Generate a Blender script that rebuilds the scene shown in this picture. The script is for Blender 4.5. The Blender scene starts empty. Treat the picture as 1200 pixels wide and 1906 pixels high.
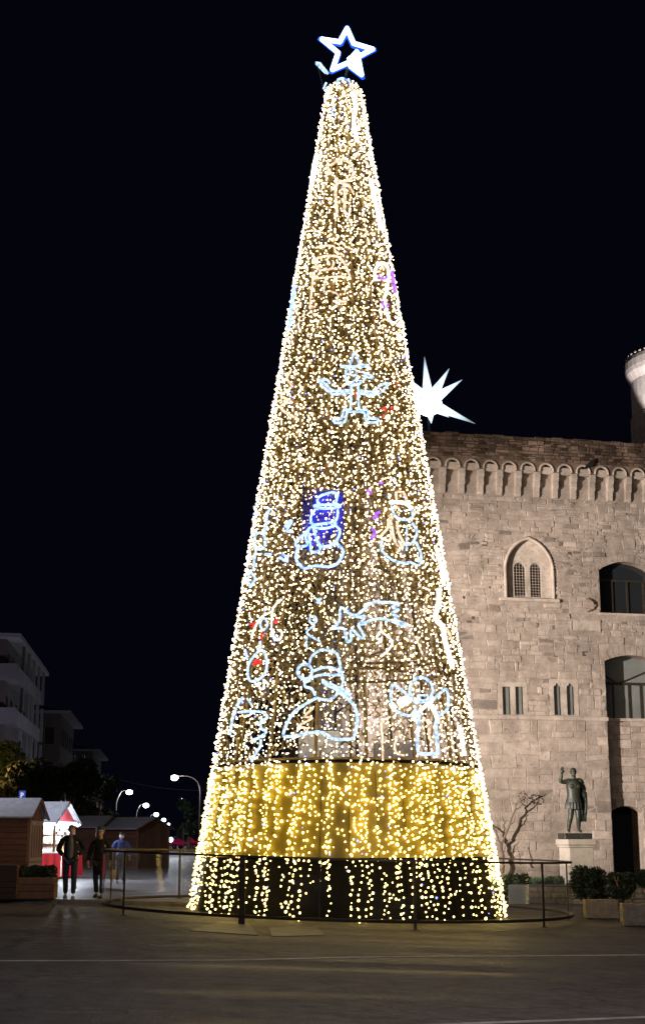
import bpy, bmesh, math, random
import numpy as np
from mathutils import Vector, Matrix, Quaternion
from mathutils.geometry import tessellate_polygon

random.seed(7)
rng = np.random.default_rng(7)
scene = bpy.context.scene
COL = scene.collection
R = math.radians

# ------------------------------------------------------------------ camera, sky, light, exposure
CZ = 1.62                       # eye height
FPX = 2636.0                    # focal length in pixels of the 1200 x 1906 photograph
TH = math.atan(607.0 / FPX)     # camera looks up about 13 degrees
cam_d = bpy.data.cameras.new('camera')
cam_d.sensor_fit = 'VERTICAL'
cam_d.sensor_height = 36.0
cam_d.sensor_width = 36.0
cam_d.lens = FPX / 1906.0 * 36.0
cam_d.clip_start = 0.1
cam_d.clip_end = 3000.0
cam = bpy.data.objects.new('camera', cam_d)
COL.objects.link(cam)
cam.location = (0, 0, CZ)
cam.rotation_euler = (math.pi / 2 + TH, 0, 0)
scene.camera = cam

world = bpy.data.worlds.new('World')
scene.world = world
world.use_nodes = True
wn = world.node_tree.nodes
bg = wn['Background']
bg.inputs['Color'].default_value = (0.21, 0.25, 0.72, 1)
bg.inputs['Strength'].default_value = 0.0050

vs = scene.view_settings
vs.view_transform = 'Standard'
vs.look = 'None'
vs.exposure = 0.0
vs.gamma = 1.0
vs.use_curve_mapping = False
scene.cycles.use_denoising = True
scene.cycles.use_light_tree = True
scene.cycles.sample_clamp_indirect = 4.0
scene.cycles.max_bounces = 6
scene.cycles.diffuse_bounces = 2
scene.cycles.glossy_bounces = 3
scene.cycles.transparent_max_bounces = 12
scene.cycles.caustics_reflective = False
scene.cycles.caustics_refractive = False


def lamp(name, kind, loc, energy, color, target=None, size=0.3, spot=60, blend=0.5, parent=None):
    d = bpy.data.lights.new(name, kind)
    d.energy = energy
    d.color = color
    d.shadow_soft_size = size
    if kind == 'SPOT':
        d.spot_size = R(spot)
        d.spot_blend = blend
    o = bpy.data.objects.new(name, d)
    COL.objects.link(o)
    o.location = loc
    if target is not None:
        o.rotation_euler = (Vector(target) - Vector(loc)).to_track_quat('-Z', 'Y').to_euler()
    return o


FLOOD = (-15.5, 27.0, 5.6)          # floodlight that lights the castle wall, left of the picture
FLOOD_AIM = (8.6, 51.0, 7.4)
LAMP_POSTS = [(-9.0, -7.0, 8.5), (11.0, 4.0, 8.5), (-15.0, 46.0, 8.5)]   # street lamps outside the picture
lamp('castle_floodlight_beam', 'SPOT', FLOOD, 91000, (1.0, 0.90, 0.815), FLOOD_AIM, 0.18, 35.5, 0.85)
lamp('square_lamp_light', 'SPOT', LAMP_POSTS[0], 3900, (0.96, 0.87, 0.93), (-1.0, 14, 0), 0.25, 120, 0.8)
lamp('square_lamp_light', 'SPOT', LAMP_POSTS[1], 5000, (0.96, 0.87, 0.93), (3.0, 20, 0), 0.25, 120, 0.8)
lamp('market_lamp_light', 'SPOT', LAMP_POSTS[2], 7000, (0.78, 0.82, 1.0), (-9, 50, 0), 0.25, 130, 0.7)

# ------------------------------------------------------------------ measuring helpers
SI, CO = math.sin(TH), math.cos(TH)


def ray(px, py):
    xc = (px - 600.0) / FPX
    yc = (953.0 - py) / FPX
    return Vector((xc, CO - yc * SI, SI + yc * CO))


def at(px, py, Y):
    d = ray(px, py)
    return Vector((0, 0, CZ)) + d * (Y / d.y)


def road_z(x, y=0):
    return -0.07 - 0.027 * 14.0 * math.tanh(x / 14.0)


KERB_Y, KERB_X, KERB_H = 35.3, -1.6, 0.10


def gz(x, y):
    z = road_z(x)
    if y > KERB_Y and x < KERB_X:
        z += KERB_H
    return z


def gpt(px, py, lift=0.0):
    """point of the road surface (plus lift) seen at a pixel"""
    d = ray(px, py)
    t = -(CZ - 0.0) / d.z
    for _ in range(30):
        x = d.x * t
        t = (road_z(x) + lift - CZ) / d.z
    return Vector((d.x * t, d.y * t, CZ + d.z * t))


# ------------------------------------------------------------------ object helpers
def tag(o, label=None, cat=None, group=None, kind=None):
    if label: o['label'] = label
    if cat: o['category'] = cat
    if group: o['group'] = group
    if kind: o['kind'] = kind
    return o


def empty(name, loc, rz=0.0, label=None, cat=None, group=None):
    o = bpy.data.objects.new(name, None)
    o.empty_display_size = 0.2
    COL.objects.link(o)
    o.location = loc
    o.rotation_euler = (0, 0, rz)
    return tag(o, label, cat, group)


def link(name, me, parent=None):
    o = bpy.data.objects.new(name, me)
    COL.objects.link(o)
    if parent is not None:
        o.parent = parent
    return o


class MB:
    def __init__(s):
        s.v, s.f, s.t = [], [], []
        s.tone = 1.0

    def add(s, vs, fs):
        n = len(s.v)
        s.v += [tuple(p) for p in vs]
        s.f += [tuple(i + n for i in f) for f in fs]
        s.t += [s.tone] * len(vs)
        return s

    def box(s, x0, x1, y0, y1, z0, z1, M=None):
        p = [Vector((x, y, z)) for z in (z0, z1) for y in (y0, y1) for x in (x0, x1)]
        if M is not None: p = [M @ q for q in p]
        return s.add(p, [(0, 2, 3, 1), (4, 5, 7, 6), (0, 1, 5, 4), (2, 6, 7, 3), (0, 4, 6, 2), (1, 3, 7, 5)])

    def bbox(s, x0, x1, y0, y1, z0, z1, b=0.01, M=None):
        """bevelled box"""
        b = min(b, (x1 - x0) * .45, (y1 - y0) * .45, (z1 - z0) * .45)
        P = []
        for z, i in ((z0, b), (z0 + b, 0), (z1 - b, 0), (z1, b)):
            a, c, d, e = x0 + i, x1 - i, y0 + i, y1 - i
            k = b if i == 0 else b * .6
            P += [(a + k, d, z), (c - k, d, z), (c, d + k, z), (c, e - k, z), (c - k, e, z), (a + k, e, z), (a, e - k, z), (a, d + k, z)]
        P = [Vector(p) for p in P]
        if M is not None: P = [M @ q for q in P]
        F = [tuple(reversed(range(8))), tuple(range(24, 32))]
        for r in range(3):
            for i in range(8):
                j = (i + 1) % 8
                F.append((r * 8 + i, r * 8 + j, r * 8 + 8 + j, r * 8 + 8 + i))
        return s.add(P, F)

    def tube(s, pts, rad, n=6, closed=False, cap=True):
        pts = [Vector(p) for p in pts]
        m = len(pts)
        if not hasattr(rad, '__len__'): rad = [rad] * m
        vs, fs = [], []
        up = None
        for i, p in enumerate(pts):
            a = pts[i - 1] if (i > 0 or closed) else p
            b = pts[(i + 1) % m] if (i < m - 1 or closed) else p
            t = (b - a)
            if t.length < 1e-9: t = Vector((0, 0, 1))
            t.normalize()
            if up is None:
                up = Vector((0, 0, 1)) if abs(t.z) < .9 else Vector((1, 0, 0))
            x = t.cross(up)
            if x.length < 1e-6: x = t.orthogonal()
            x.normalize()
            y = x.cross(t).normalized()
            up = y
            for k in range(n):
                an = 2 * math.pi * k / n
                vs.append(p + (x * math.cos(an) + y * math.sin(an)) * rad[i])
        for i in range(m if closed else m - 1):
            j = (i + 1) % m
            for k in range(n):
                l = (k + 1) % n
                fs.append((i * n + k, i * n + l, j * n + l, j * n + k))
        if cap and not closed:
            fs.append(tuple(reversed(range(n))))
            fs.append(tuple(range((m - 1) * n, m * n)))
        return s.add(vs, fs)

    def lathe(s, prof, n=16, c=(0, 0, 0), a0=0, a1=2 * math.pi, sx=1, sy=1):
        full = abs(a1 - a0 - 2 * math.pi) < 1e-6
        k = n if full else n + 1
        vs, fs = [], []
        for r, z in prof:
            for i in range(k):
                a = a0 + (a1 - a0) * i / n
                vs.append((c[0] + r * math.cos(a) * sx, c[1] + r * math.sin(a) * sy, c[2] + z))
        for j in range(len(prof) - 1):
            for i in range(n):
                l = (i + 1) % k
                fs.append((j * k + i, j * k + l, (j + 1) * k + l, (j + 1) * k + i))
        if full:
            if prof[0][0] > 1e-6: fs.append(tuple(reversed(range(k))))
            if prof[-1][0] > 1e-6: fs.append(tuple(range((len(prof) - 1) * k, len(prof) * k)))
        return s.add(vs, fs)

    def ball(s, c, rx, ry=None, rz=None, n=10, m=6):
        ry = rx if ry is None else ry
        rz = rx if rz is None else rz
        vs, fs = [(c[0], c[1], c[2] - rz)], []
        for j in range(1, m):
            ph = -math.pi / 2 + math.pi * j / m
            for i in range(n):
                a = 2 * math.pi * i / n
                vs.append((c[0] + rx * math.cos(ph) * math.cos(a), c[1] + ry * math.cos(ph) * math.sin(a), c[2] + rz * math.sin(ph)))
        vs.append((c[0], c[1], c[2] + rz))
        for i in range(n):
            fs.append((0, 1 + (i + 1) % n, 1 + i))
            fs.append((len(vs) - 1, 1 + (m - 2) * n + i, 1 + (m - 2) * n + (i + 1) % n))
        for j in range(m - 2):
            for i in range(n):
                l = (i + 1) % n
                fs.append((1 + j * n + i, 1 + j * n + l, 1 + (j + 1) * n + l, 1 + (j + 1) * n + i))
        return s.add(vs, fs)

    def slab(s, outer, holes=(), y0=0.0, y1=0.1, back=True):
        """polygon with holes in the x-z plane, extruded from y0 (front) to y1"""
        loops = [list(outer)] + [list(h) for h in holes]
        flat = [p for l in loops for p in l]
        tris = tessellate_polygon([[Vector((p[0], p[1], 0)) for p in l] for l in loops])
        n = len(flat)
        vs = [(p[0], y0, p[1]) for p in flat] + [(p[0], y1, p[1]) for p in flat]
        fs = []
        for t in tris:
            a, b, c = [Vector(flat[i]) for i in t]
            cr = (b - a).x * (c - a).y - (b - a).y * (c - a).x
            t = t if cr > 0 else (t[0], t[2], t[1])
            fs.append(tuple(t))                       # faces -y
            if back: fs.append((t[0] + n, t[2] + n, t[1] + n))
        o = 0
        for l in loops:
            m = len(l)
            for i in range(m):
                j = (i + 1) % m
                fs.append((o + i, o + i + n, o + j + n, o + j))
            o += m
        return s.add(vs, fs)

    def mesh(s, name, mat, smooth=False):
        me = bpy.data.meshes.new(name)
        me.from_pydata(s.v, [], s.f)
        at_ = me.attributes.new('tone', 'FLOAT', 'POINT')
        at_.data.foreach_set('value', np.array(s.t, dtype=np.float32))
        if mat is not None:
            for m in (mat if isinstance(mat, (list, tuple)) else [mat]): me.materials.append(m)
        if smooth:
            me.polygons.foreach_set('use_smooth', [True] * len(me.polygons))
        me.update()
        return me

    def build(s, name, mat, parent=None, smooth=False):
        return link(name, s.mesh(name, mat, smooth), parent)


def spline(pts, step=4, closed=False):
    """Catmull-Rom through 2-D or 3-D points"""
    pts = [np.array(p, float) for p in pts]
    n = len(pts)
    if n < 3: return pts
    out = []
    rngi = range(n if closed else n - 1)
    for i in rngi:
        p1, p2 = pts[i], pts[(i + 1) % n]
        p0 = pts[i - 1] if (i > 0 or closed) else 2 * p1 - p2
        p3 = pts[(i + 2) % n] if (i + 2 < n or closed) else 2 * p2 - p1
        for k in range(step):
            t = k / step
            out.append(0.5 * (2 * p1 + (p2 - p0) * t + (2 * p0 - 5 * p1 + 4 * p2 - p3) * t * t + (3 * p1 - p0 - 3 * p2 + p3) * t ** 3))
    if not closed: out.append(pts[-1])
    return out


def np_mesh(name, V, F, mat, parent=None, smooth=False, tone=None):
    """V (n,3), F (m,k) arrays"""
    me = bpy.data.meshes.new(name)
    n, m, k = len(V), len(F), F.shape[1]
    me.vertices.add(n)
    me.vertices.foreach_set('co', np.ascontiguousarray(V, dtype=np.float32).ravel())
    me.loops.add(m * k)
    me.loops.foreach_set('vertex_index', np.ascontiguousarray(F, dtype=np.int32).ravel())
    me.polygons.add(m)
    me.polygons.foreach_set('loop_start', np.arange(0, m * k, k, dtype=np.int32))
    me.polygons.foreach_set('loop_total', np.full(m, k, dtype=np.int32))
    if smooth: me.polygons.foreach_set('use_smooth', np.ones(m, dtype=bool))
    if tone is not None:
        a = me.attributes.new('tone', 'FLOAT', 'POINT')
        a.data.foreach_set('value', np.ascontiguousarray(tone, dtype=np.float32))
    me.materials.append(mat)
    me.update(calc_edges=True)
    me.validate()
    return link(name, me, parent)


# ------------------------------------------------------------------ materials
def mat(name, col, rough=0.7, metal=0.0, col2=None, scale=6.0, detail=5.0, bump=0.0, bscale=None, tone=False, spec=0.4,
        stretch=None, coords='Object', emit=None, estr=0.0, alpha=1.0, rnd=0.0, streak=None):
    m = bpy.data.materials.new(name)
    m.use_nodes = True
    nt = m.node_tree
    N, L = nt.nodes, nt.links
    b = N['Principled BSDF']
    b.inputs['Roughness'].default_value = rough
    b.inputs['Metallic'].default_value = metal
    b.inputs['Specular IOR Level'].default_value = spec
    b.inputs['Alpha'].default_value = alpha
    cs = None
    c4 = (*col, 1)
    b.inputs['Base Color'].default_value = c4
    if col2 is not None or bump:
        tc = N.new('ShaderNodeTexCoord')
        vec = tc.outputs[coords]
        if stretch:
            mp = N.new('ShaderNodeMapping')
            mp.inputs['Scale'].default_value = stretch
            L.new(vec, mp.inputs['Vector'])
            vec = mp.outputs['Vector']
    if col2 is not None:
        nz = N.new('ShaderNodeTexNoise')
        nz.inputs['Scale'].default_value = scale
        nz.inputs['Detail'].default_value = detail
        nz.inputs['Roughness'].default_value = 0.62
        L.new(vec, nz.inputs['Vector'])
        rp = N.new('ShaderNodeValToRGB')
        rp.color_ramp.elements[0].position = 0.32
        rp.color_ramp.elements[1].position = 0.68
        rp.color_ramp.elements[0].color = c4
        rp.color_ramp.elements[1].color = (*col2, 1)
        L.new(nz.outputs['Fac'], rp.inputs['Fac'])
        cs = rp.outputs['Color']
    else:
        rgb = N.new('ShaderNodeRGB')
        rgb.outputs[0].default_value = c4
        cs = rgb.outputs[0]
    if tone:
        an = N.new('ShaderNodeAttribute')
        an.attribute_name = 'tone'
        mx = N.new('ShaderNodeVectorMath')
        mx.operation = 'SCALE'
        L.new(cs, mx.inputs[0])
        L.new(an.outputs['Fac'], mx.inputs['Scale'])
        cs = mx.outputs[0]
    if rnd:
        oi = N.new('ShaderNodeObjectInfo')
        mr = N.new('ShaderNodeMapRange')
        mr.inputs['To Min'].default_value = 1 - rnd
        mr.inputs['To Max'].default_value = 1 + rnd
        L.new(oi.outputs['Random'], mr.inputs['Value'])
        mx = N.new('ShaderNodeVectorMath')
        mx.operation = 'SCALE'
        L.new(cs, mx.inputs[0])
        L.new(mr.outputs[0], mx.inputs['Scale'])
        cs = mx.outputs[0]
    L.new(cs, b.inputs['Base Color'])
    if bump:
        bz = N.new('ShaderNodeTexNoise')
        bz.inputs['Scale'].default_value = bscale or scale * 4
        bz.inputs['Detail'].default_value = 6
        L.new(vec, bz.inputs['Vector'])
        bp = N.new('ShaderNodeBump')
        bp.inputs['Strength'].default_value = bump
        bp.inputs['Distance'].default_value = 0.02
        L.new(bz.outputs['Fac'], bp.inputs['Height'])
        L.new(bp.outputs['Normal'], b.inputs['Normal'])
    if emit is not None:
        b.inputs['Emission Color'].default_value = (*emit, 1)
        b.inputs['Emission Strength'].default_value = estr
    return m


def glow(name, col, strength, sampling='AUTO'):
    m = bpy.data.materials.new(name)
    m.use_nodes = True
    N, L = m.node_tree.nodes, m.node_tree.links
    N.remove(N['Principled BSDF'])
    e = N.new('ShaderNodeEmission')
    e.inputs['Color'].default_value = (*col, 1)
    e.inputs['Strength'].default_value = strength
    L.new(e.outputs[0], N['Material Output'].inputs['Surface'])
    m.cycles.emission_sampling = sampling
    return m


def rope(name, col, strength):
    """rope light: LEDs in a clear hose, brighter and dimmer along its length"""
    m = glow(name, col, strength)
    N, L = m.node_tree.nodes, m.node_tree.links
    e = N['Emission']
    tc = N.new('ShaderNodeTexCoord')
    nz = N.new('ShaderNodeTexNoise'); nz.inputs['Scale'].default_value = 14.0; nz.inputs['Detail'].default_value = 3
    L.new(tc.outputs['Object'], nz.inputs['Vector'])
    mr = N.new('ShaderNodeMapRange'); mr.inputs['From Min'].default_value = .34; mr.inputs['From Max'].default_value = .66
    mr.inputs['To Min'].default_value = strength * .5; mr.inputs['To Max'].default_value = strength * 1.8
    L.new(nz.outputs['Fac'], mr.inputs['Value']); L.new(mr.outputs[0], e.inputs['Strength'])
    return m


def glass(name, tint=(0.9, 0.95, 1.0), rough=0.03, fac=0.12):
    """thin pane: mostly see-through with a weak reflection"""
    m = bpy.data.materials.new(name)
    m.use_nodes = True
    N, L = m.node_tree.nodes, m.node_tree.links
    N.remove(N['Principled BSDF'])
    t = N.new('ShaderNodeBsdfTransparent')
    t.inputs['Color'].default_value = (*tint, 1)
    g = N.new('ShaderNodeBsdfGlossy')
    g.inputs['Roughness'].default_value = rough
    g.inputs['Color'].default_value = (0.9, 0.9, 0.9, 1)
    d = N.new('ShaderNodeBsdfDiffuse')
    d.inputs['Color'].default_value = (0.5, 0.5, 0.5, 1)
    lw = N.new('ShaderNodeLayerWeight')
    lw.inputs['Blend'].default_value = 0.5
    pw = N.new('ShaderNodeMath'); pw.operation = 'POWER'; pw.inputs[1].default_value = 4.0
    L.new(lw.outputs['Facing'], pw.inputs[0])
    f = N.new('ShaderNodeMath'); f.operation = 'MULTIPLY_ADD'; f.inputs[1].default_value = 0.14; f.inputs[2].default_value = 0.014
    L.new(pw.outputs[0], f.inputs[0])
    m1 = N.new('ShaderNodeMixShader')
    m2 = N.new('ShaderNodeMixShader')
    L.new(f.outputs[0], m1.inputs['Fac'])
    L.new(t.outputs[0], m1.inputs[1])
    L.new(g.outputs[0], m1.inputs[2])
    m2.inputs['Fac'].default_value = fac
    L.new(m1.outputs[0], m2.inputs[1])
    L.new(d.outputs[0], m2.inputs[2])
    L.new(m2.outputs[0], N['Material Output'].inputs['Surface'])
    return m


def asphalt_material():
    m = mat('asphalt', (0.066, 0.061, 0.060), 0.62, col2=(0.096, 0.089, 0.087), scale=0.35, detail=9, bump=0.9, bscale=30, spec=0.26)
    N, L = m.node_tree.nodes, m.node_tree.links
    b = N['Principled BSDF']
    src = b.inputs['Base Color'].links[0].from_socket
    tc = N.new('ShaderNodeTexCoord')
    # aggregate speckle
    nz = N.new('ShaderNodeTexNoise'); nz.inputs['Scale'].default_value = 3.2; nz.inputs['Detail'].default_value = 12; nz.inputs['Roughness'].default_value = .8
    L.new(tc.outputs['Object'], nz.inputs['Vector'])
    mr = N.new('ShaderNodeMapRange'); mr.inputs['From Min'].default_value = .3; mr.inputs['From Max'].default_value = .7
    mr.inputs['To Min'].default_value = .35; mr.inputs['To Max'].default_value = 2.0
    L.new(nz.outputs['Fac'], mr.inputs['Value'])
    sc = N.new('ShaderNodeVectorMath'); sc.operation = 'SCALE'
    L.new(src, sc.inputs[0]); L.new(mr.outputs[0], sc.inputs['Scale'])
    # worn tyre tracks and patches running across the picture
    mp = N.new('ShaderNodeMapping'); mp.inputs['Scale'].default_value = (0.05, 0.75, 1)
    L.new(tc.outputs['Object'], mp.inputs['Vector'])
    n2 = N.new('ShaderNodeTexNoise'); n2.inputs['Scale'].default_value = 1.6; n2.inputs['Detail'].default_value = 6
    L.new(mp.outputs[0], n2.inputs['Vector'])
    m2 = N.new('ShaderNodeMapRange'); m2.inputs['From Min'].default_value = .35; m2.inputs['From Max'].default_value = .65
    m2.inputs['To Min'].default_value = .50; m2.inputs['To Max'].default_value = 1.55
    L.new(n2.outputs['Fac'], m2.inputs['Value'])
    s2 = N.new('ShaderNodeVectorMath'); s2.operation = 'SCALE'
    L.new(sc.outputs[0], s2.inputs[0]); L.new(m2.outputs[0], s2.inputs['Scale'])
    # cracks
    vo = N.new('ShaderNodeTexVoronoi'); vo.feature = 'DISTANCE_TO_EDGE'; vo.inputs['Scale'].default_value = 0.32
    wv = N.new('ShaderNodeVectorMath'); wv.operation = 'ADD'
    n3 = N.new('ShaderNodeTexNoise'); n3.inputs['Scale'].default_value = 1.2; n3.inputs['Detail'].default_value = 5
    L.new(tc.outputs['Object'], n3.inputs['Vector'])
    L.new(tc.outputs['Object'], wv.inputs[0]); L.new(n3.outputs['Color'], wv.inputs[1])
    L.new(wv.outputs[0], vo.inputs['Vector'])
    m3 = N.new('ShaderNodeMapRange'); m3.inputs['From Min'].default_value = .0; m3.inputs['From Max'].default_value = .012
    m3.inputs['To Min'].default_value = .55; m3.inputs['To Max'].default_value = 1
    L.new(vo.outputs['Distance'], m3.inputs['Value'])
    s3 = N.new('ShaderNodeVectorMath'); s3.operation = 'SCALE'
    L.new(s2.outputs[0], s3.inputs[0]); L.new(m3.outputs[0], s3.inputs['Scale'])
    L.new(s3.outputs[0], b.inputs['Base Color'])
    rr = N.new('ShaderNodeMapRange'); rr.inputs['From Min'].default_value = .3; rr.inputs['From Max'].default_value = .7; rr.inputs['To Min'].default_value = .48; rr.inputs['To Max'].default_value = .88
    L.new(n2.outputs['Fac'], rr.inputs['Value']); L.new(rr.outputs[0], b.inputs['Roughness'])
    return m


def stone_material(name, a, b_, sc=2.2):
    m = mat(name, a, 0.9, col2=b_, scale=sc, detail=8, bump=0.55, bscale=16, tone=True, spec=0.15)
    N, L = m.node_tree.nodes, m.node_tree.links
    b = N['Principled BSDF']
    src = b.inputs['Base Color'].links[0].from_socket
    tc = N.new('ShaderNodeTexCoord')
    # large stains and lichen
    n1 = N.new('ShaderNodeTexNoise'); n1.inputs['Scale'].default_value = .55; n1.inputs['Detail'].default_value = 8; n1.inputs['Roughness'].default_value = .7
    L.new(tc.outputs['Object'], n1.inputs['Vector'])
    r1 = N.new('ShaderNodeMapRange'); r1.inputs['From Min'].default_value = .35; r1.inputs['From Max'].default_value = .65
    r1.inputs['To Min'].default_value = .70; r1.inputs['To Max'].default_value = 1.15
    L.new(n1.outputs['Fac'], r1.inputs['Value'])
    s1 = N.new('ShaderNodeVectorMath'); s1.operation = 'SCALE'
    L.new(src, s1.inputs[0]); L.new(r1.outputs[0], s1.inputs['Scale'])
    # pits
    n2 = N.new('ShaderNodeTexNoise'); n2.inputs['Scale'].default_value = 11; n2.inputs['Detail'].default_value = 4
    L.new(tc.outputs['Object'], n2.inputs['Vector'])
    r2 = N.new('ShaderNodeMapRange'); r2.inputs['From Min'].default_value = .28; r2.inputs['From Max'].default_value = .42
    r2.inputs['To Min'].default_value = .62; r2.inputs['To Max'].default_value = 1.0
    L.new(n2.outputs['Fac'], r2.inputs['Value'])
    s2 = N.new('ShaderNodeVectorMath'); s2.operation = 'SCALE'
    L.new(s1.outputs[0], s2.inputs[0]); L.new(r2.outputs[0], s2.inputs['Scale'])
    L.new(s2.outputs[0], b.inputs['Base Color'])
    return m


M = {}
M['asphalt'] = asphalt_material()
M['pavement'] = mat('pavement', (0.21, 0.20, 0.20), 0.5, col2=(0.29, 0.275, 0.27), scale=.8, detail=8, bump=.25, bscale=30)
M['kerb'] = mat('kerb', (0.10, 0.095, 0.09), 0.8, col2=(0.16, 0.15, 0.14), scale=3, bump=.3)
M['paint'] = mat('road_paint', (0.30, 0.29, 0.27), 0.7, col2=(0.72, 0.70, 0.66), scale=4.0, detail=8)
M['stone'] = stone_material('castle_stone', (0.36, 0.285, 0.235), (0.48, 0.395, 0.335))
M['stone_pale'] = stone_material('castle_stone_pale', (0.46, 0.375, 0.31), (0.56, 0.47, 0.40))
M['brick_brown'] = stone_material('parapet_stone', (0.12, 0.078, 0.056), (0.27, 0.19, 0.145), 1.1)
M['mortar'] = stone_material('castle_mortar', (0.33, 0.262, 0.217), (0.45, 0.37, 0.315))
M['dark'] = mat('dark_interior', (0.012, 0.011, 0.011), 0.8)
M['iron'] = mat('dark_iron', (0.035, 0.028, 0.022), 0.45, metal=.6, col2=(0.06, 0.045, 0.035), scale=12)
M['steel'] = mat('painted_steel', (0.05, 0.04, 0.032), 0.4, metal=.5, col2=(0.09, 0.07, 0.055), scale=8)
M['goldmetal'] = mat('gilded_steel', (0.20, 0.14, 0.045), 0.45, metal=.4, col2=(0.30, 0.21, 0.07), scale=5)
M['goldpanel'] = mat('gold_sheet', (0.22, 0.158, 0.012), 0.5, metal=.1, col2=(0.33, 0.24, 0.02), scale=1.6, detail=6, spec=.5, rnd=.14)
M['tinsel'] = mat('gold_tinsel', (0.22, 0.155, 0.05), 0.42, metal=.25, col2=(0.36, 0.265, 0.10), scale=3.5)
M['blackpanel'] = mat('black_cloth', (0.004, 0.0035, 0.003), 0.85, col2=(0.008, 0.007, 0.006), scale=3, spec=.1)
M['wire'] = mat('cable_green', (0.02, 0.022, 0.015), 0.5)
M['bronze'] = mat('aged_bronze', (0.032, 0.033, 0.026), 0.45, metal=.45, col2=(0.062, 0.068, 0.054), scale=6, detail=7, bump=.35, bscale=22)
M['travertine'] = mat('travertine', (0.40, 0.335, 0.265), 0.75, col2=(0.52, 0.45, 0.37), scale=4, detail=8, bump=.25, bscale=30)
M['planter'] = mat('rough_stone', (0.20, 0.165, 0.12), 0.9, col2=(0.34, 0.29, 0.22), scale=7, detail=9, bump=.7, bscale=22)
M['bark'] = mat('bark', (0.10, 0.07, 0.05), 0.9, col2=(0.20, 0.145, 0.105), scale=9, bump=.6, bscale=30)
M['leaf'] = mat('leaf', (0.028, 0.05, 0.018), 0.6, col2=(0.06, 0.09, 0.03), scale=1.2, tone=True)
M['leaf_dark'] = mat('leaf_evergreen', (0.016, 0.027, 0.013), 0.7, col2=(0.034, 0.05, 0.022), scale=1.5, tone=True)
M['grass'] = mat('grass', (0.035, 0.07, 0.02), 0.8, col2=(0.06, 0.11, 0.03), scale=3, tone=True)
M['wood'] = mat('stained_wood', (0.085, 0.034, 0.02), 0.65, col2=(0.14, 0.06, 0.035), scale=3.0, stretch=(1, 1, 6), bump=.2, bscale=30, rnd=.16)
M['woodv'] = mat('stained_wood_upright', (0.105, 0.052, 0.03), 0.65, col2=(0.17, 0.088, 0.052), scale=3.0, stretch=(6, 6, 1), bump=.2, bscale=30, rnd=.18)
M['shutter'] = mat('pale_wood', (0.30, 0.20, 0.14), 0.6, col2=(0.40, 0.28, 0.20), scale=4, stretch=(6, 6, 1))
M['roofsheet'] = mat('grey_shingle', (0.21, 0.21, 0.23), 0.75, col2=(0.30, 0.30, 0.32), scale=5, detail=6, bump=.3)
M['white'] = mat('white_paint', (0.78, 0.77, 0.74), 0.6)
M['red'] = mat('red_cloth', (0.62, 0.02, 0.025), 0.7, col2=(0.48, 0.012, 0.02), scale=5)
M['plaster'] = mat('grey_plaster', (0.40, 0.37, 0.38), 0.9, col2=(0.50, 0.47, 0.48), scale=.5, detail=6)
M['plaster_dark'] = mat('brown_plaster', (0.22, 0.15, 0.12), 0.9, col2=(0.28, 0.20, 0.16), scale=.6)
M['roofgrey'] = mat('concrete_roof', (0.22, 0.21, 0.235), 0.9)
M['rooftile'] = mat('clay_tiles', (0.20, 0.10, 0.07), 0.9, col2=(0.28, 0.15, 0.10), scale=3)
M['pane'] = mat('window_glass', (0.02, 0.022, 0.025), 0.12, spec=.6)
M['pane_grey'] = mat('dusty_glass', (0.15, 0.16, 0.15), 0.28, spec=.5, col2=(0.24, 0.25, 0.235), scale=.7)
M['glass'] = glass('railing_glass', (0.95, 0.95, 0.95), 0.05, 0.004)

# ------------------------------------------------------------------ ground, road, pavement
def sheet(xs, ys, zf):
    b = MB()
    vs = [(x, y, zf(x, y)) for y in ys for x in xs]
    n = len(xs)
    fs = [(j * n + i, j * n + i + 1, (j + 1) * n + i + 1, (j + 1) * n + i) for j in range(len(ys) - 1) for i in range(n - 1)]
    return b.add(vs, fs)


XS = [-900, -300, -120, -70, -50, -40, -34, -30] + [-28 + 2 * i for i in range(29)] + [30, 34, 40, 50, 70, 120, 300, 900]
YS = [-60, -20, 0, 6, 12, 18, 24, 30, 36, 45, 60, 90, 150, 300, 700, 1800]
tag(sheet(XS, YS, lambda x, y: road_z(x)).build('ground', M['asphalt'], smooth=True), kind='structure')
XP = [x for x in XS if x < KERB_X] + [KERB_X]
pv = sheet(XP, [KERB_Y + .005, 38, 45, 60, 90, 150, 300, 700], lambda x, y: road_z(x) + KERB_H)
pv.add([(KERB_X, KERB_Y, road_z(KERB_X) + KERB_H), (KERB_X, 700, road_z(KERB_X) + KERB_H), (KERB_X, 700, road_z(KERB_X) - .1), (KERB_X, KERB_Y, road_z(KERB_X) - .1)], [(0, 1, 2, 3)])
tag(pv.build('pavement', M['pavement'], smooth=False), kind='structure')
kerb = tag(empty('kerb', (0, 0, 0)), kind='structure')
x = KERB_X
while x > -16:
    L_ = random.uniform(.85, 1.15)
    z0, z1 = road_z(x - L_), road_z(x)
    zz = (z0 + z1) / 2 + random.uniform(-.006, .006)
    MB().bbox(x - L_ + .008, x - .004, KERB_Y - .17, KERB_Y + .003, zz - .2, zz + KERB_H + .006, .015).build('kerb_stone', M['kerb'], kerb)
    x -= L_


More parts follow.
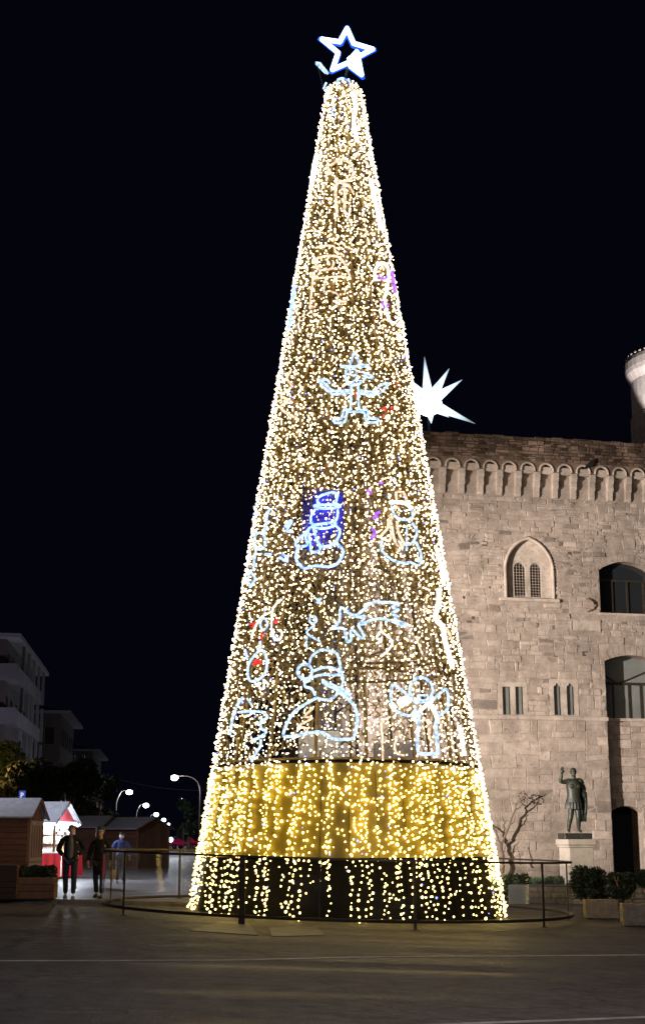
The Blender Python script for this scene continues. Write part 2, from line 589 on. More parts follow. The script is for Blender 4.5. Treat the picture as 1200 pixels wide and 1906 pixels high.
def marking(name, pts, w, label=None):
    """painted strip on the road through ground points"""
    b = MB()
    P = [Vector(p) for p in pts]
    out = []
    seg = []
    for i in range(len(P) - 1):
        k = max(2, int((P[i + 1] - P[i]).length / .6))
        for j in range(k): seg.append(P[i].lerp(P[i + 1], j / k))
    seg.append(P[-1])
    vs = []
    for i, p in enumerate(seg):
        d = (seg[min(i + 1, len(seg) - 1)] - seg[max(i - 1, 0)]).normalized()
        nrm = Vector((-d.y, d.x, 0)).normalized()
        for s_ in (-.5, .5):
            q = p + nrm * w * s_ * random.uniform(.86, 1.08)
            vs.append((q.x, q.y, road_z(q.x) + .005))
    fs = [(2 * i, 2 * i + 1, 2 * i + 3, 2 * i + 2) for i in range(len(seg) - 1)]
    return tag(b.add(vs, fs).build(name, M['paint']), kind='structure')


marking('road_marking', [gpt(-60, 1789), gpt(200, 1788.5), gpt(420, 1787.5), gpt(700, 1781.5), gpt(1000, 1779.5), gpt(1260, 1777)], .17)
marking('road_marking', [gpt(640, 1915), gpt(900, 1905), gpt(1060, 1899), gpt(1280, 1891)], .14)

# steel cable-cover plates by the tree
for (q, lab) in (([(352, 1733), (412, 1716), (462, 1718), (480, 1742)], 'flat sheet lying on the road left of the twin railing posts'),
                 ([(500, 1728), (590, 1726), (604, 1742), (506, 1744)], 'flat hatch in the road in front of the dark tree base')):
    P = [gpt(*p) for p in q]
    b = MB()
    top = [(p.x, p.y, p.z + .014) for p in P]
    bot = [(p.x, p.y, p.z + .001) for p in P]
    b.add(top + bot, [(3, 2, 1, 0)] + [(i, (i + 1) % 4, 4 + (i + 1) % 4, 4 + i) for i in range(4)])
    tag(b.build('cover_plate', mat('checker_plate', (0.10, 0.095, 0.085), .6, col2=(0.17, 0.16, 0.14), scale=3, bump=.3)), lab, 'cover plate', 'cover plates on the road')

for (px, py, r_, lab) in ((926, 1734, .11, 'small round iron cover in the road near the right railing post'),):
    p = gpt(px, py)
    cv = empty('manhole_cover', (p.x, p.y, road_z(p.x)), 0, lab, 'manhole cover')
    cv.rotation_euler = (0, math.atan(.027), 0)
    MB().lathe([(r_, .001), (r_, .010), (r_ * .9, .010), (r_ * .88, .006), (0, .006)], 28).build('lid', M['iron'], cv)
    b = MB()
    for k in range(-3, 4): b.box(-r_ * .75, r_ * .75, k * r_ * .22 - .012, k * r_ * .22 + .012, .0065, .011)
    tag(b.build('ribs', M['iron'], cv), kind='stuff')

# ------------------------------------------------------------------ castle
CA = at(785, 1560, 50.0)
CB = at(1200, 1560, 51.7)
PHI = math.atan2(CB.y - CA.y, CB.x - CA.x)
CU = Vector((math.cos(PHI), math.sin(PHI), 0))
CV = Vector((-math.sin(PHI), math.cos(PHI), 0))
C0 = Vector((CA.x, CA.y, 0))


def W(px, py, v=0.0):
    """wall coordinates (u, z) seen at a pixel on the plane v metres behind the wall face"""
    d = ray(px, py)
    o = Vector((0, 0, CZ))
    t = ((C0 - o).dot(CV) + v) / d.dot(CV)
    p = o + d * t
    return ((p - C0).dot(CU), p.z)


castle = empty('castle', C0, PHI, 'floodlit medieval stone castle wall with corbelled parapet behind the light tree', 'castle')

uL = W(690, 1330)[0]
uR = W(1300, 1330)[0]
z_corb0 = W(1000, 927)[1]       # foot of corbels
z_corb1 = W(1000, 881)[1]       # springing of the little arches
z_top = W(1000, 812, -.42)[1]


def arch_pts(u0, u1, zb, zs, rise, n=14, pointed=False):
    """closed outline: jambs up to zs, then an arch rising by rise"""
    P = [(u0, zb), (u1, zb)]
    w = (u1 - u0) / 2
    c = (u0 + u1) / 2
    if pointed:
        Rr = (w * w + rise * rise) / (2 * w)
        for i in range(n + 1):                       # right arc from springing to apex
            z = rise * i / n
            P.append((u1 - Rr + math.sqrt(max(Rr * Rr - z * z, 0)), zs + z))
        for i in range(n - 1, -1, -1):
            z = rise * i / n
            P.append((u0 + Rr - math.sqrt(max(Rr * Rr - z * z, 0)), zs + z))
    else:
        Rr = (w * w + rise * rise) / (2 * rise)
        a = math.asin(min(1, w / Rr))
        for i in range(n + 1):
            an = a - 2 * a * i / n
            P.append((c + Rr * math.sin(an), zs + rise - Rr + Rr * math.cos(an)))
    out = [P[0]]
    for p in P[1:]:
        if abs(p[0] - out[-1][0]) + abs(p[1] - out[-1][1]) > 1e-4: out.append(p)
    return out


def rect(a, b):
    (u0, z1), (u1, z0) = a, b
    return [(u0, z0), (u1, z0), (u1, z1), (u0, z1)]


def pbox(p):
    return min(a[0] for a in p), max(a[0] for a in p), min(a[1] for a in p), max(a[1] for a in p)


# openings in the main wall
g0, gb = W(943, 1112); g1, _ = W(1027, 1112)
gs = W(985, 1062)[1]; ga = W(985, 1005)[1]
GOTH = arch_pts(g0, g1, gb, gs, ga - gs, 12, True)
a0, ab = W(1117, 1140); a1 = W(1219, 1140)[0]
asz = W(1117, 1061)[1]; aap = W(1168, 1046)[1]
UPW = arch_pts(a0, a1, ab, asz, aap - asz, 14)
n0 = W(1129, 1335)[0]; n1 = W(1228, 1335)[0]
nsz = W(1129, 1230)[1]; nap = W(1178, 1220)[1]
NB = -0.9
NICHE = arch_pts(n0, n1, NB, nsz, nap - nsz, 14)
RC1 = rect(W(934, 1278), W(950, 1330)); RC2 = rect(W(958, 1278), W(974, 1330))


def trefoil(pa, pb):
    (u0, z1), (u1, z0) = pa, pb
    w = u1 - u0
    h = z1 - z0
    return [(u0, z0), (u1, z0), (u1, z0 + h * .86), (u1 - .10 * w, z0 + h * .91), (u1 - .26 * w, z0 + h * .92), (u1 - .34 * w, z0 + h * .97),
            (u0 + .5 * w, z1), (u0 + .34 * w, z0 + h * .97), (u0 + .26 * w, z0 + h * .92), (u0 + .10 * w, z0 + h * .91), (u0, z0 + h * .86)]


TR1 = trefoil(W(1029, 1271), W(1044, 1331)); TR2 = trefoil(W(1053, 1271), W(1069, 1331))
HOLES = [GOTH, UPW, NICHE, RC1, RC2, TR1, TR2]
NREC = 0.40

main = MB()
main.slab([(uL, -1), (uR, -1), (uR, z_top - .3), (uL, z_top - .3)], [h for h in HOLES if h is not NICHE] + [arch_pts(n0, n1, -.95, nsz, nap - nsz, 14)], .005, .62)
main.build('wall_core', M['mortar'], castle)
# body of the castle behind the wall: left flank and flat roof
bd = MB()
bd.box(uL + .01, uR, 9.0, 9.6, -1, z_top - .35)
bd.box(uL, uL + .6, .63, 9.0, -1, z_top - .35)
bd.box(uL + .62, uR, .63, 9.0, z_top - 1.1, z_top - .8)
bd.box(uL + .62, uR, 2.6, 2.8, -1, z_top - 1.1)
bd.build('flank_wall', M['mortar'], castle)

z_str = W(1000, 1336)[1]
STONES = []          # (size, verts, faces, tone, material key)


def hole_span(h, za, zb):
    """u-interval the hole covers between two heights"""
    us = []
    n = len(h)
    for i in range(n):
        p, q = h[i], h[(i + 1) % n]
        for t in (0, .25, .5, .75, 1):
            z = p[1] + (q[1] - p[1]) * t
            if za - 1e-6 <= z <= zb + 1e-6: us.append(p[0] + (q[0] - p[0]) * t)
        for zc in (za, (za + zb) / 2, zb):
            if min(p[1], q[1]) <= zc <= max(p[1], q[1]) and abs(q[1] - p[1]) > 1e-9:
                us.append(p[0] + (q[0] - p[0]) * (zc - p[1]) / (q[1] - p[1]))
    return (min(us), max(us)) if len(us) > 1 else None


HB = [pbox(h) for h in HOLES]
from mathutils import noise as mnoise


def warp(p):
    """courses of old masonry wander; they run true again beside openings"""
    d = 9.0
    for (h0, h1, h2, h3) in HB:
        d = min(d, math.hypot(max(h0 - p[0], 0, p[0] - h1), max(h2 - p[2], 0, p[2] - h3)))
    k = min(1, max(0, (d - .25) / .6)) * min(1, abs(p[2] - z_str) / .5) * min(1, max(0, (z_corb0 - p[2]) / .5))
    q = Vector((p[0] * .55, p[2] * 1.1, 3.3))
    return (p[0] + k * .10 * mnoise.noise(q * 1.6 + Vector((9, 1, 0))), p[1], p[2] + k * (.13 * mnoise.noise(q) + .05 * mnoise.noise(q * 3.1)))


def stone(u0, u1, za, zb, v, key, jit=.012, proud=.02, depth=.06, tone=None):
    w, h = u1 - u0, zb - za
    if w < .05 or h < .03: return
    j = lambda: random.uniform(-jit, jit)
    b = min(random.uniform(.004, .013), w * .15, h * .15)
    pr = random.uniform(-.003, proud * .62) if random.random() > .12 else proud * random.uniform(.7, 1.2)
    back = [(u0, v + depth, za), (u1, v + depth, za), (u1, v + depth, zb), (u0, v + depth, zb)]
    mid = [(u0 + abs(j()), v - pr + b, za + abs(j())), (u1 - abs(j()), v - pr + b, za + abs(j())), (u1 - abs(j()), v - pr + b, zb - abs(j())), (u0 + abs(j()), v - pr + b, zb - abs(j()))]
    k = b * 1.1
    fr = [(mid[0][0] + k, v - pr + j() * .5, mid[0][2] + k), (mid[1][0] - k, v - pr + j() * .5, mid[1][2] + k),
          (mid[2][0] - k, v - pr + j() * .5, mid[2][2] - k), (mid[3][0] + k, v - pr + j() * .5, mid[3][2] - k)]
    vs = [warp(p) for p in back + mid + fr] if v == 0.0 else back + mid + fr
    fs = [(8, 9, 10, 11)]
    for a in (0, 4):
        for i in range(4):
            l = (i + 1) % 4
            fs.append((a + i, a + l, a + 4 + l, a + 4 + i))
    if tone is None:
        tone = random.gauss(1.0, .075)
        r_ = random.random()
        if r_ < .05: tone *= random.uniform(.5, .75)
        elif r_ < .10: tone *= 1.15
    STONES.append((w * h, vs, fs, tone, key))


def courses(u0, u1, z0, z1, hr, wr, holes, v, key, gap=.007, **kw):
    """irregular masonry: bands, cut into patches, cut into courses, cut into stones"""
    def put(p0, p1, za, zb):
        segs = [(p0, p1)]
        for s_ in (hole_span(q, za, zb) for q in holes):
            if not s_: continue
            nx = []
            for (p, q) in segs:
                if q <= s_[0] or p >= s_[1]: nx.append((p, q)); continue
                if p < s_[0]: nx.append((p, s_[0]))
                if q > s_[1]: nx.append((s_[1], q))
            segs = nx
        for (p, q) in segs:
            stone(p + gap / 2, q - gap / 2, za + gap / 2, zb - gap / 2, v, key, **kw)
    hm = (hr[0] + hr[1]) / 2
    z = z0
    while z < z1 - .04:
        bh = hm * random.choice((1, 2, 2, 3, 3, 4)) * random.uniform(.85, 1.15)
        if z + bh > z1 - hr[0]: bh = z1 - z
        u = u0
        while u < u1 - .02:
            pw = wr[1] * random.uniform(.7, 2.6)
            if u + pw > u1 - wr[0]: pw = u1 - u
            n = max(1, int(round(bh / random.uniform(*hr))))
            cuts = [z] + sorted(z + bh * (k + random.uniform(-.22, .22)) / n for k in range(1, n)) + [z + bh]
            for k in range(n):
                a, b_ = cuts[k], cuts[k + 1]
                x_ = u
                while x_ < u + pw - .01:
                    w = random.uniform(*wr) * (.7 + .6 * (b_ - a) / hm * .5)
                    if x_ + w > u + pw - wr[0] * .6: w = u + pw - x_
                    put(x_, x_ + w, a, b_)
                    x_ += w
            u += pw
        z += bh


# stone frames that stand in front of the rubble count as openings for it
GF = arch_pts(g0 - .10, g1 + .10, gb - .12, gs, ga - gs + .14, 12, True)
RF = rect((RC1[0][0] - .16, RC1[2][1] + .16), (RC2[1][0] + .16, RC1[0][1]))
TF = rect((TR1[0][0] - .16, TR1[6][1] + .14), (TR2[1][0] + .16, TR1[0][1]))
UF = arch_pts(a0 - .02, a1 + .02, ab - .12, asz, aap - asz + .30, 14)
NF = arch_pts(n0, n1, NB, nsz, nap - nsz + .42, 14)
PLQ = rect(W(1060, 1152), W(1117, 1177))
RUB = [GF, RF, TF, UF, NF, PLQ]
courses(uL, uR, -.6, z_str - .08, (.24, .48), (.34, 1.1), RUB, 0.0, 'stone', jit=.016, proud=.02)
courses(uL, uR, z_str + .06, W(1000, 1180)[1], (.15, .36), (.22, .85), RUB, 0.0, 'stone', jit=.022, proud=.026)
courses(uL, uR, W(1000, 1180)[1], z_corb0 - .02, (.10, .27), (.16, .70), RUB, 0.0, 'stone', jit=.026, proud=.032)
# plain wall between the corbels
courses(uL, uR, z_corb0, z_corb1 + .62, (.2, .3), (.5, .9), [], .02, 'mortar', proud=.006)

# dark stones; shade of small putlog holes is put into the stone tone
for (px, py, w_, h_) in ((862, 1112, .10, .13), (880, 1150, .13, .12), (872, 1157, .22, .1), (998, 982, .2, .07), (1090, 1022, .12, .06), (911, 1093, .1, .1), (966, 1425, .22, .05), (990, 1424, .22, .05), (901, 1012, .2, .2), (1059, 1030, .16, .14),
                         (884, 1114, .16, .18), (1088, 1217, .24, .2), (940, 1357, .2, .1), (1034, 1222, .1, .05), (1022, 1226, .08, .05), (958, 1260, .07, .05), (920, 1235, .06, .06), (1030, 1262, .24, .05)):
    u_, z_ = W(px, py)
    stone(u_ - w_ / 2, u_ + w_ / 2, z_ - h_ / 2, z_ + h_ / 2, -.012, 'mortar', jit=.02, proud=.004, tone=random.uniform(.22, .6))
# string course
MB().slab([(uL, z_str - .075), (n0 + .02, z_str - .075), (n0 + .02, z_str + .055), (uL, z_str + .055)], (), -.07, .05).build('string_course', M['stone_pale'], castle)

# pointed twin window
gw = empty('gothic_window', (0, 0, 0)); gw.parent = castle
lw0, lb = W(957, 1110, .16); lw1 = W(979, 1110, .16)[0]
rw0 = W(987, 1110, .16)[0]; rw1 = W(1008, 1110, .16)[0]
ls = W(968, 1060, .16)[1]; la = W(968, 1047, .16)[1]
LAN1 = arch_pts(lw0, lw1, lb, ls, la - ls, 8)
LAN2 = arch_pts(rw0, rw1, lb, ls, la - ls, 8)
MB().slab([(p[0], p[1]) for p in arch_pts(g0 - .02, g1 + .02, gb - .02, gs, ga - gs + .02, 12, True)], [LAN1, LAN2], .15, .30).build('tracery', M['stone_pale'], gw)
om = arch_pts(g0 - .05, g1 + .05, gb, gs, ga - gs + .07, 12, True)
mo = MB()
mo.tube([(p[0], -.02, p[1]) for p in om[1:]] + [(om[0][0], -.02, om[0][1])], .062, 8)
mo.build('moulding', M['stone_pale'], gw, smooth=True)
sl = W(928, 1114)[0]; sr = W(1039, 1114)[0]
MB().bbox(sl, sr, -.11, .14, gb - .13, gb - .01, .012).build('sill', M['stone_pale'], gw)
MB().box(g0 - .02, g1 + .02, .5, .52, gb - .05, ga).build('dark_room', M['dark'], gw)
for (q0, q1) in ((lw0, lw1), (rw0, rw1)):
    gr = MB()
    for i in range(1, 4):
        u = q0 + (q1 - q0) * i / 4
        gr.tube([(u, .2, lb), (u, .2, la)], .008, 5)
    zz = lb + .06
    while zz < la - .03:
        gr.tube([(q0 - .02, .215, zz), (q1 + .02, .215, zz)], .008, 5)
        zz += .105
    gr.build('grille', M['stone_pale'], gw)

# small twin windows
for nm, A_, B_, F_ in (('square_window', RC1, RC2, RF), ('lancet_window', TR1, TR2, TF)):
    wn_ = empty(nm, (0, 0, 0)); wn_.parent = castle
    MB().slab([F_[0], F_[1], F_[2], F_[3]], [A_, B_], -.012, .09).build('surround', M['stone_pale'], wn_)
    for q in (A_, B_):
        u0_, u1_, z0_, z1_ = pbox(q)
        MB().box(u0_ - .02, u1_ + .02, .095, .115, z0_ - .02, z1_ + .02).build('pane', M['pane_grey'], wn_)
        MB().box(u0_ - .01, u0_ + .03, .06, .093, z0_, z1_).box(u1_ - .03, u1_ + .01, .06, .093, z0_, z1_).build('frame', M['iron'], wn_)


def voussoirs(parent, u0, u1, zs, rise, thick, n, v0, v1, key):
    w = (u1 - u0) / 2; c = (u0 + u1) / 2
    Rr = (w * w + rise * rise) / (2 * rise)
    a = math.asin(min(1, w / Rr))
    zc = zs + rise - Rr
    for i in range(n):
        t0 = -a + 2 * a * i / n + .004; t1 = -a + 2 * a * (i + 1) / n - .004
        P = []
        for r_, t in ((Rr, t0), (Rr, t1), (Rr + thick * random.uniform(.85, 1.1), t1), (Rr + thick, t0)):
            P.append((c + r_ * math.sin(t), zc + r_ * math.cos(t)))
        P = [P[0], P[1], P[2], P[3]]
        b = MB(); b.tone = random.uniform(.9, 1.1)
        b.slab(P, (), v0 - random.uniform(0, .012), v1)
        b.build('voussoir', M[key], parent)


uw = empty('arched_window', (0, 0, 0)); uw.parent = castle
voussoirs(uw, a0, a1, asz, aap - asz, .26, 11, -.02, .06, 'stone')
MB().box(a0 - .05, a1 + .05, .46, .48, ab - .05, aap + .1).build('pane', M['pane'], uw)
fr = MB()
zt = W(1140, 1081, .42)[1]
for u in (W(1138, 1100, .42)[0], W(1166, 1100, .42)[0], W(1196, 1100, .42)[0]):
    fr.box(u - .03, u + .03, .40, .455, ab, zt)
fr.box(a0, a1, .39, .455, zt - .035, zt + .035)
fr.build('frame', M['steel'], uw)
MB().bbox(a0 - .08, a1 + .08, -.05, .38, ab - .10, ab - .005, .01).build('sill', M['stone_pale'], uw)

# tall niche with window above and doorway below
nc = empty('entrance_bay', (0, 0, 0)); nc.parent = castle
voussoirs(nc, n0, n1, nsz, nap - nsz, .38, 10, -.012, .06, 'stone')
zsill = W(1150, 1338, NREC)[1]
d0 = W(1140, 1600, NREC)[0]; d1 = W(1200, 1600, NREC)[0]
dsz = W(1140, 1512, NREC)[1]; dap = W(1165, 1500, NREC)[1]
DOOR = arch_pts(d0, d1, -.85, dsz, dap - dsz, 12)
MB().slab([(n0 - .05, -.9), (n1 + .05, -.9), (n1 + .05, zsill), (n0 - .05, zsill)], [DOOR], NREC + .03, NREC + .5).build('infill_core', M['mortar'], nc)
courses(n0, n1, -.6, zsill - .02, (.27, .36), (.4, .8), [arch_pts(d0 - .0, d1 + .0, -.9, dsz, dap - dsz + .02, 12)], NREC, 'stone', proud=.012)
MB().slab([(d0 - .4, -.9), (d1 + .4, -.9), (d1 + .4, dap + .4), (d0 - .4, dap + .4)], (), NREC + 1.7, NREC + 1.8).build('door_leaf', M['dark'], nc)
ps = MB()
ps.box(d0 - .35, d0 - .30, NREC + .5, NREC + 1.7, -.9, dap + .3).box(d1 + .30, d1 + .35, NREC + .5, NREC + 1.7, -.9, dap + .3).box(d0 - .3, d1 + .3, NREC + .5, NREC + 1.7, dap + .25, dap + .3)
ps.build('passage', M['mortar'], nc)
MB().bbox(n0 + .01, n1, NREC - .10, NREC + .06, zsill - .09, zsill + .02, .01).build('sill', M['stone_pale'], nc)
MB().box(n0 - .02, n1 + .02, NREC + .22, NREC + .24, zsill, nap + .05).build('pane', M['pane_grey'], nc)
fr = MB()
ztr = W(1165, 1273, NREC + .2)[1]
fr.box(n0, n1, NREC + .16, NREC + .215, ztr - .05, ztr + .05)
uc = (n0 + n1) / 2
fr.box(n0, n0 + .10, NREC + .15, NREC + .218, zsill, nap)
for u in (n0 + .52, uc + .12, n1 - .45):
    fr.box(u - .035, u + .035, NREC + .17, NREC + .217, zsill, ztr - .05)
fr.tube([(n0 + .02, NREC + .19, W(1130, 1250, NREC)[1]), (n0 + .72, NREC + .19, ztr)], .03, 4)
fr.tube([(n0 + .76, NREC + .19, ztr), (n1 - .1, NREC + .19, W(1210, 1248, NREC)[1])], .03, 4)
fr.build('frame', M['steel'], nc)
MB().box(n0 + .1, n1, NREC + .26, NREC + .28, zsill, ztr).build('blind', M['dark'], nc)

# plaque
plq = empty('wall_plaque', (0, 0, 0)); plq.parent = castle
u0_, u1_, z0_, z1_ = pbox(PLQ)
MB().slab([(u0_, z0_), (u1_, z0_), (u1_, z1_), (u0_, z1_)], [[(u0_ + .05, z0_ + .05), (u1_ - .05, z0_ + .05), (u1_ - .05, z1_ - .05), (u0_ + .05, z1_ - .05)]], -.035, .06).build('plaque_border', M['stone'], plq)
MB().box(u0_ + .05, u1_ - .05, -.012, .06, z0_ + .05, z1_ - .05).build('plaque_field', M['stone_pale'], plq)

# corbels and parapet
PV = -.27                      # parapet face stands forward of the wall
uc0 = W(826, 905, -.3)[0]; uc1 = W(826 + 34.6 * 10, 915, -.3)[0]
pitch = (uc1 - uc0) / 10
k0 = int(math.floor((uL - uc0) / pitch)) + 1
k1 = int((uR - uc0) / pitch)
CH = z_corb1 - z_corb0
for k in range(k0, k1 + 1):
    u = uc0 + k * pitch
    b = MB(); b.tone = random.uniform(.92, 1.12)
    hw = .105
    pk = .62
    prof = [(.03, 0.0), (-.10, .02), (-.155, .10), (-.165, CH * .30), (-.16, CH * .33), (-.26, CH * .37), (-.305, CH * .46), (-.31, CH * .63),
            (-.305, CH * .66), (-.385, CH * .70), (-.43, CH * .78), (-.435, CH * .98), (.03, CH * .98)]
    prof = [(p[0] * pk if p[0] < 0 else p[0], p[1]) for p in prof]
    n = len(prof)
    vs = [(u - hw, p[0], z_corb0 + p[1]) for p in prof] + [(u + hw, p[0], z_corb0 + p[1]) for p in prof]
    fs = [tuple(range(n)), tuple(reversed(range(n, 2 * n)))] + [(i, n + i, n + (i + 1) % n, (i + 1) % n) for i in range(n)]
    b.add(vs, fs)
    b.build('corbel', M['stone_pale'], castle)
ra = pitch / 2 - .105
zsp = z_corb1
outl = [(uR, zsp), (uR, z_top), (uL, z_top), (uL, zsp)]
bot = []
for k in range(k0, k1):
    u = uc0 + (k + .5) * pitch
    bot.append((u - ra, zsp))
    for i in range(1, 10):
        an = math.pi - math.pi * i / 10
        bot.append((u + ra * math.cos(an), zsp + .06 + ra * math.sin(an)))
    bot.append((u + ra, zsp))
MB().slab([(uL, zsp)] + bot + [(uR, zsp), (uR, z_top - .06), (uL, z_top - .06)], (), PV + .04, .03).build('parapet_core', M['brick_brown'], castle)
for k in range(k0, k1):
    u = uc0 + (k + .5) * pitch
    P = []
    for i in range(0, 13):
        an = math.pi - math.pi * i / 12
        P.append((u + (ra + .005) * math.cos(an), PV + .02, zsp + .06 + (ra + .005) * math.sin(an)))
    b = MB(); b.tone = random.uniform(.9, 1.1)
    b.tube([(u - ra - .005, PV + .02, zsp + .005)] + P + [(u + ra + .005, PV + .02, zsp + .005)], .042, 6)
    b.build('arch_rim', M['stone_pale'], castle)
    # tympanum block closing the foot of each little arch
    b = MB(); b.tone = random.uniform(.95, 1.15)
    b.slab([(u - ra + .01, zsp - .06), (u + ra - .01, zsp - .06), (u + ra - .01, zsp + .2), (u - ra + .01, zsp + .2)], (), -.20, -.02)
    b.build('tympanum', M['stone_pale'], castle)
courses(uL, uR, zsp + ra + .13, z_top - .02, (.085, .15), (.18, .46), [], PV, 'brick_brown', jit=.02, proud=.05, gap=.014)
# ragged coping
b = MB()
u = uL
while u < uR:
    w = random.uniform(.3, .7)
    b.tone = random.uniform(.6, 1.0)
    b.bbox(u, min(u + w - .01, uR), PV - random.uniform(0, .03), -.02, z_top - .07, z_top + random.uniform(-.02, .05), .02)
    u += w
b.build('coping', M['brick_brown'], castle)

# darkened weathering stones keep their own tone
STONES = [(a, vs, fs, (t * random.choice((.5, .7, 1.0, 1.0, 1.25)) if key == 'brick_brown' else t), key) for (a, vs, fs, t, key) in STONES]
vis0, vis1 = W(770, 1330)[0], W(1200, 1330)[0]
cand = [i for i, s_ in enumerate(STONES) if vis0 < s_[1][8][0] and s_[1][9][0] < vis1 + .3 and s_[1][8][2] > .6]
cand.sort(key=lambda i: -STONES[i][0])
single = set(cand[:300])
rest = {}
for i, (a, vs_, fs_, t, key) in enumerate(STONES):
    if i in single:
        b = MB(); b.tone = t
        b.add(vs_, fs_).build('stone', M[key], castle)
    else:
        b = rest.setdefault(key, MB()); b.tone = t
        b.add(vs_, fs_)
for key, b in rest.items():
    tag(b.build('small_stones', M[key], castle), kind='stuff')

# tufts growing from the masonry
def twig(name, pts, r0, parent, mt, label=None):
    b = MB()
    b.tube(spline(pts, 4), [r0 * (1 - .8 * i / (len(spline(pts, 4)) - 1)) for i in range(len(spline(pts, 4)))], 5)
    return b


def leaves(n, fn, size, mt, name, parent=None, tone=(.6, 1.3)):
    """n leaf quads at positions from fn() -> Vector, random orientation"""
    V = np.zeros((n * 4, 3)); T = np.zeros(n * 4)
    for i in range(n):
        p = np.array(fn())
        a = rng.normal(size=3); a /= np.linalg.norm(a)
        c = np.cross(a, rng.normal(size=3)); c /= np.linalg.norm(c) + 1e-9
        s = size * rng.uniform(.6, 1.4)
        V[i * 4:i * 4 + 4] = [p - a * s, p + c * s * .45, p + a * s, p - c * s * .45]
        T[i * 4:i * 4 + 4] = rng.uniform(*tone)
    F = np.arange(n * 4).reshape(n, 4)
    return np_mesh(name, V, F, mt, parent, tone=T)


pu, pz = W(1100, 862, PV - .1)
tf = MB()
tf.slab([(pu - .36, pz - .28), (pu - .2, pz - .20), (pu + .02, pz - .14), (pu + .12, pz + .02), (pu + .2, pz + .2), (pu + .02, pz + .14), (pu - .12, pz + .0)], (), PV - .12, PV - .05)
o = tf.build('crow', M['dark'])  # flat dark slab in front of the parapet
o.location = C0; o.rotation_euler = (0, 0, PHI)
tag(o, 'dark flat shape on the corbels of the parapet', 'bird')
pu, pz = W(1097, 1128)
vb = MB()
for pts in ([(pu - .12, -.02, pz + .25), (pu + .02, -.09, pz + .2), (pu + .14, -.10, pz + .02), (pu + .1, -.05, pz - .14)], [(pu - .08, -.03, pz + .28), (pu + .1, -.07, pz + .18), (pu + .15, -.06, pz + .06)],
            [(pu - .1, -.03, pz - .22), (pu, -.06, pz - .16), (pu + .06, -.04, pz - .18)]):
    vb.tube(spline(pts, 4), .028, 5)
o = vb.build('dry_plant', M['bark'])
o.location = C0; o.rotation_euler = (0, 0, PHI)
tag(o, 'dry twisted plant growing from the wall above the plaque', 'plant')

# round tower behind the wall, top right
TW = at(1263, 740, 66.0)
tower = empty('round_tower', (TW.x, TW.y, 0), 0, 'pale floodlit round tower rising behind the right end of the parapet', 'tower')
tz = lambda py: at(1190, py, 66.0).z
s_ = 66.0 / FPX * 1.04
rt = 88 * s_
MB().lathe([(rt, 8), (rt, tz(712)), (rt + .05, tz(708)), (rt + .20, tz(698)), (rt + .24, tz(690)), (rt + .24, tz(678)), (rt + .20, tz(672)), (rt + .12, tz(668)), (0, tz(668))], 40).build('shaft', M['travertine'], tower, smooth=False)
MB().lathe([(rt + .08, 8), (rt + .08, tz(778)), (rt + .02, tz(774))], 28).build('lower_drum', M['mortar'], tower)
for i in range(46):
    a = 2 * math.pi * i / 46
    Mx = Matrix.Rotation(a, 4, 'Z')
    MB().bbox(rt + .02, rt + .2, -.07, .07, tz(669), tz(666), .02, Mx).build('merlon', M['travertine'], tower)
tl = at(1168, 800, 61.0)
lamp('tower_floodlight_beam', 'SPOT', (tl.x + .9, tl.y - 1.2, z_top - .3), 11000, (.92, .89, 1.0), (TW.x - 1.4, TW.y - 1.5, tz(668)), .1, 27, .35)
tf_ = empty('roof_floodlight', (tl.x + .9, tl.y - 1.2, z_top - .8), 0, 'small floodlight on the castle roof aimed at the round tower', 'floodlight')
MB().bbox(-.14, .14, -.1, .1, .0, .2, .02).build('housing', M['iron'], tf_)
MB().tube([(0, 0, -.1), (0, 0, .0)], .03, 6).build('stand', M['iron'], tf_)

# floodlight mast that lights the wall, left of the picture
fl = empty('floodlight_mast', (FLOOD[0], FLOOD[1], road_z(FLOOD[0])), 0, 'low mast with floodlight aimed at the castle wall', 'floodlight')
fl.rotation_euler = (0, 0, math.atan2(FLOOD_AIM[1] - FLOOD[1], FLOOD_AIM[0] - FLOOD[0]))
MB().tube([(-.5, 0, 0), (-.5, 0, FLOOD[2] - road_z(FLOOD[0]))], .05, 8).build('mast', M['iron'], fl)
MB().bbox(-.5, -.25, -.25, .25, FLOOD[2] - road_z(FLOOD[0]) - .2, FLOOD[2] - road_z(FLOOD[0]) + .2, .03).build('housing', M['iron'], fl)

# glowing many-pointed star on the castle roof
SC = at(797, 750, 52.5)
mstar = empty('spiked_star', (SC.x, SC.y, SC.z), 0, 'glowing white many-pointed star standing on the castle roof', 'star light')
m_star = glow('white_star_plastic', (0.80, 0.90, 1.0), 6.0)
m_spike = mat('white_star_spike', (0.75, 0.8, 0.85), .5, emit=(0.66, 0.83, 1.0), estr=1.35)
nt_ = m_spike.node_tree; N_, L_n = nt_.nodes, nt_.links
tc_ = N_.new('ShaderNodeTexCoord'); ln_ = N_.new('ShaderNodeVectorMath'); ln_.operation = 'LENGTH'
L_n.new(tc_.outputs['Object'], ln_.inputs[0])          # light from the core fades along each hollow spike
mr_ = N_.new('ShaderNodeMapRange'); mr_.inputs['From Min'].default_value = .35; mr_.inputs['From Max'].default_value = 1.75
mr_.inputs['To Min'].default_value = 2.6; mr_.inputs['To Max'].default_value = .38
L_n.new(ln_.outputs['Value'], mr_.inputs['Value']); L_n.new(mr_.outputs[0], N_['Principled BSDF'].inputs['Emission Strength'])
MB().ball((0, 0, 0), .52, .52, .52, 12, 8).build('core', m_star, mstar, True)
sp = 52.5 / FPX * 1.03
